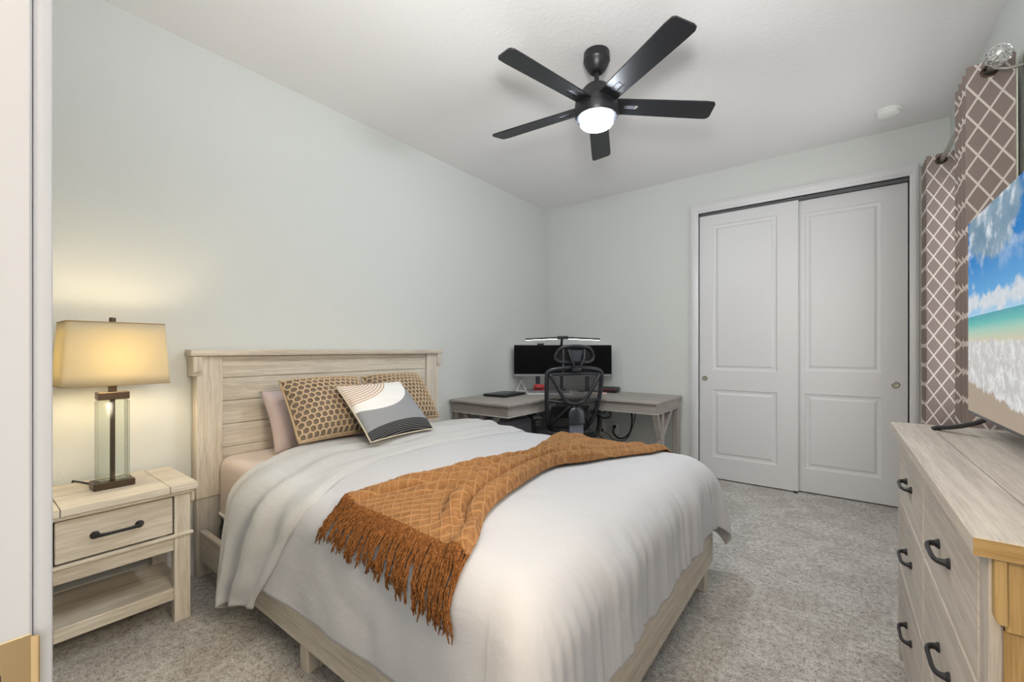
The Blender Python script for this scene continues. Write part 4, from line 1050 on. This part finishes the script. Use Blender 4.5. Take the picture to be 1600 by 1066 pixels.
for ys, s in ((.982, -1), (2.262, 1)):
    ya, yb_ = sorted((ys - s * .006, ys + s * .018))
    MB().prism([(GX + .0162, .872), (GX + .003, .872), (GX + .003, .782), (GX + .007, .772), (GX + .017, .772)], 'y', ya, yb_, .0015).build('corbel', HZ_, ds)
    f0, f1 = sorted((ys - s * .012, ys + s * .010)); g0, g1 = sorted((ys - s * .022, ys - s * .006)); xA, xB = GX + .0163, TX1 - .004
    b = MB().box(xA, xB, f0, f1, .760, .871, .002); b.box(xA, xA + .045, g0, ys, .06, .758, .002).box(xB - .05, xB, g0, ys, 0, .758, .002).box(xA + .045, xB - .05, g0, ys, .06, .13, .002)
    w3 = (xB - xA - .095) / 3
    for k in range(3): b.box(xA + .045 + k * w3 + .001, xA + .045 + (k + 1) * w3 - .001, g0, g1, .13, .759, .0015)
    o = b.build('end_panel', HZ_, ds); o['label'] = 'end panel coloured as if in warm light, with a top board and upright planks'
MB().box(TX1 - .012, TX1 - .004, 1.02, 2.225, .05, .87).build('back_panel', DY, ds)

# ------------------------------------------------------------------ television
TVX, TVY0, TVY1, TVZ0, TVZ1 = .37, 1.055, 2.214, .968, 1.640
tv = thing('television', (TVX, 1.635, TH), 'flat screen television showing a beach, standing on the dresser', 'television')
MB().box(TVX, TVX + .028, TVY0, TVY1, TVZ0, TVZ1, .003).box(TVX + .028, TVX + .058, TVY0 + .2, TVY1 - .2, TVZ0 + .02, TVZ0 + .36, .01, 2).build('housing', M_PLAST, tv)
MB().box(TVX - .003, TVX, TVY0, TVY1, TVZ0 - .001, TVZ0 + .007, .0005).build('lower_bezel', plain('graphite_bezel', (.08, .08, .085), .35, .5), tv)
a_ = NT('beach_screen'); uvv = a_.coord('UV'); U, V, _z = a_.sep(uvv)
def nse(sx, sy, sc, det=5, rough=.6, loc=(0, 0, 0), dist=0.0): return a_.noise(a_.coord('UV', (sx, sy, 1), loc), sc, det, rough, dist)
sky = a_.ramp(V, [(.50, (.42, .66, .86)), (.60, (.16, .42, .74)), (.80, (.05, .24, .58)), (1, (.04, .20, .52))])
cl = nse(1.8, 1.0, 6, 7, .62, (3.3, 1.2, 0), .3)
band_ = a_.math('SUBTRACT', 1.0, a_.math('MULTIPLY', a_.math('ABSOLUTE', a_.math('SUBTRACT', V, .555)), 13), clamp=True)
lowc = a_.math('MULTIPLY', a_.math('ADD', a_.math('MULTIPLY', band_, .33), a_.math('SUBTRACT', cl, .60)), 7, clamp=True)
sky = a_.mix(lowc, sky, a_.mix(nse(3, 3, 9), (.50, .58, .66), (.86, .88, .90)))
dx = a_.math('DIVIDE', a_.math('SUBTRACT', U, .25), .24); dy = a_.math('DIVIDE', a_.math('SUBTRACT', V, .93), .20)
rr = a_.math('SQRT', a_.math('ADD', a_.math('MULTIPLY', dx, dx), a_.math('MULTIPLY', dy, dy)))
bigc = a_.math('MULTIPLY', a_.math('SUBTRACT', a_.math('ADD', 1.02, a_.math('MULTIPLY', a_.math('SUBTRACT', nse(2, 2, 4, 7, .6), .5), .9)), rr), 6, clamp=True)
sky = a_.mix(bigc, sky, a_.mix(nse(2, 1.5, 4, 5, .55, (1, 2, 0)), (.07, .16, .25), (.42, .55, .66)))
edge = a_.math('MULTIPLY', a_.math('SUBTRACT', nse(3, 2, 3.2, 7, .6, (5.5, .3, 0)), .50), 8, clamp=True)
up_ = a_.math('MULTIPLY', a_.math('SUBTRACT', V, .66), 6, clamp=True)
sky = a_.mix(a_.math('MULTIPLY', a_.math('MULTIPLY', edge, up_), .85), sky, (.80, .84, .88))
sea = a_.ramp(V, [(.28, (.62, .56, .42)), (.37, (.66, .60, .42)), (.42, (.38, .62, .50)), (.455, (.10, .50, .46)), (.49, (.05, .36, .42))])
sea = a_.mix(a_.math('MULTIPLY', nse(6, 60, 2, 3), .25), sea, (.75, .85, .8))
jag = a_.math('ADD', V, a_.math('MULTIPLY', a_.math('SUBTRACT', nse(2.2, 1, 5, 6, .65), .5), .10))
foam = a_.math('MULTIPLY', a_.math('SUBTRACT', .375, jag), 60, clamp=True)
fcol = a_.mix(a_.math('MULTIPLY', a_.math('SUBTRACT', nse(9, 5, 3, 6, .7, (0, 0, 0), 1.2), .45), 5, clamp=True), (.60, .585, .56), (.85, .85, .84))
scol = a_.mix(nse(60, 40, 4, 2), (.34, .26, .19), (.56, .47, .38))
jag2 = a_.math('ADD', a_.math('ADD', V, a_.math('MULTIPLY', a_.math('SUBTRACT', nse(3, 1, 7, 4, .6, (2, 0, 0)), .5), .12)), a_.math('MULTIPLY', U, .16))
sand = a_.math('MULTIPLY', a_.math('SUBTRACT', .165, jag2), 70, clamp=True)
low = a_.mix(sand, a_.mix(foam, sea, fcol), scol)
pic = a_.mix(a_.math('GREATER_THAN', V, .497), low, sky)
em_ = a_.n('ShaderNodeEmission', Color=pic, Strength=.92); a_.t.links.new(em_.outputs[0], a_.out.inputs[0])
b = MB(); zs0, zs1, ys0, ys1 = TVZ0 + .007, TVZ1 - .003, TVY0 + .003, TVY1 - .003
b.grid(lambda a, c: Vector((TVX - .001, lerp(ys1, ys0, a), lerp(zs0, zs1, c))), 1, 1, uvfn=lambda a, c: (a, c)); b.build('screen', a_.m, tv)
for y, s in ((2.02, 1), (1.25, -1)):
    b = MB()
    for e in (-1, 1):
        b.tube(catmull([(TVX + .018, y, TVZ0 + .01), (TVX + .018 + e * .03, y + s * .015, TVZ0 - .018), (TVX + .018 + e * .075, y + s * .07, TH + .022), (TVX + .018 + e * .11, y + s * .125, TH + .0085)], 5), .010, 8, flat=.8, up=(0, 0, 1))
        b.box(TVX + .018 + e * .11 - .012, TVX + .018 + e * .11 + .012, y + s * .125 - .012, y + s * .125 + .012, TH + .0002, TH + .012, .003)
    b.build('foot', M_PLAST, tv, sharp=180)

# ------------------------------------------------------------------ remaining light: soft world shows only through door and window
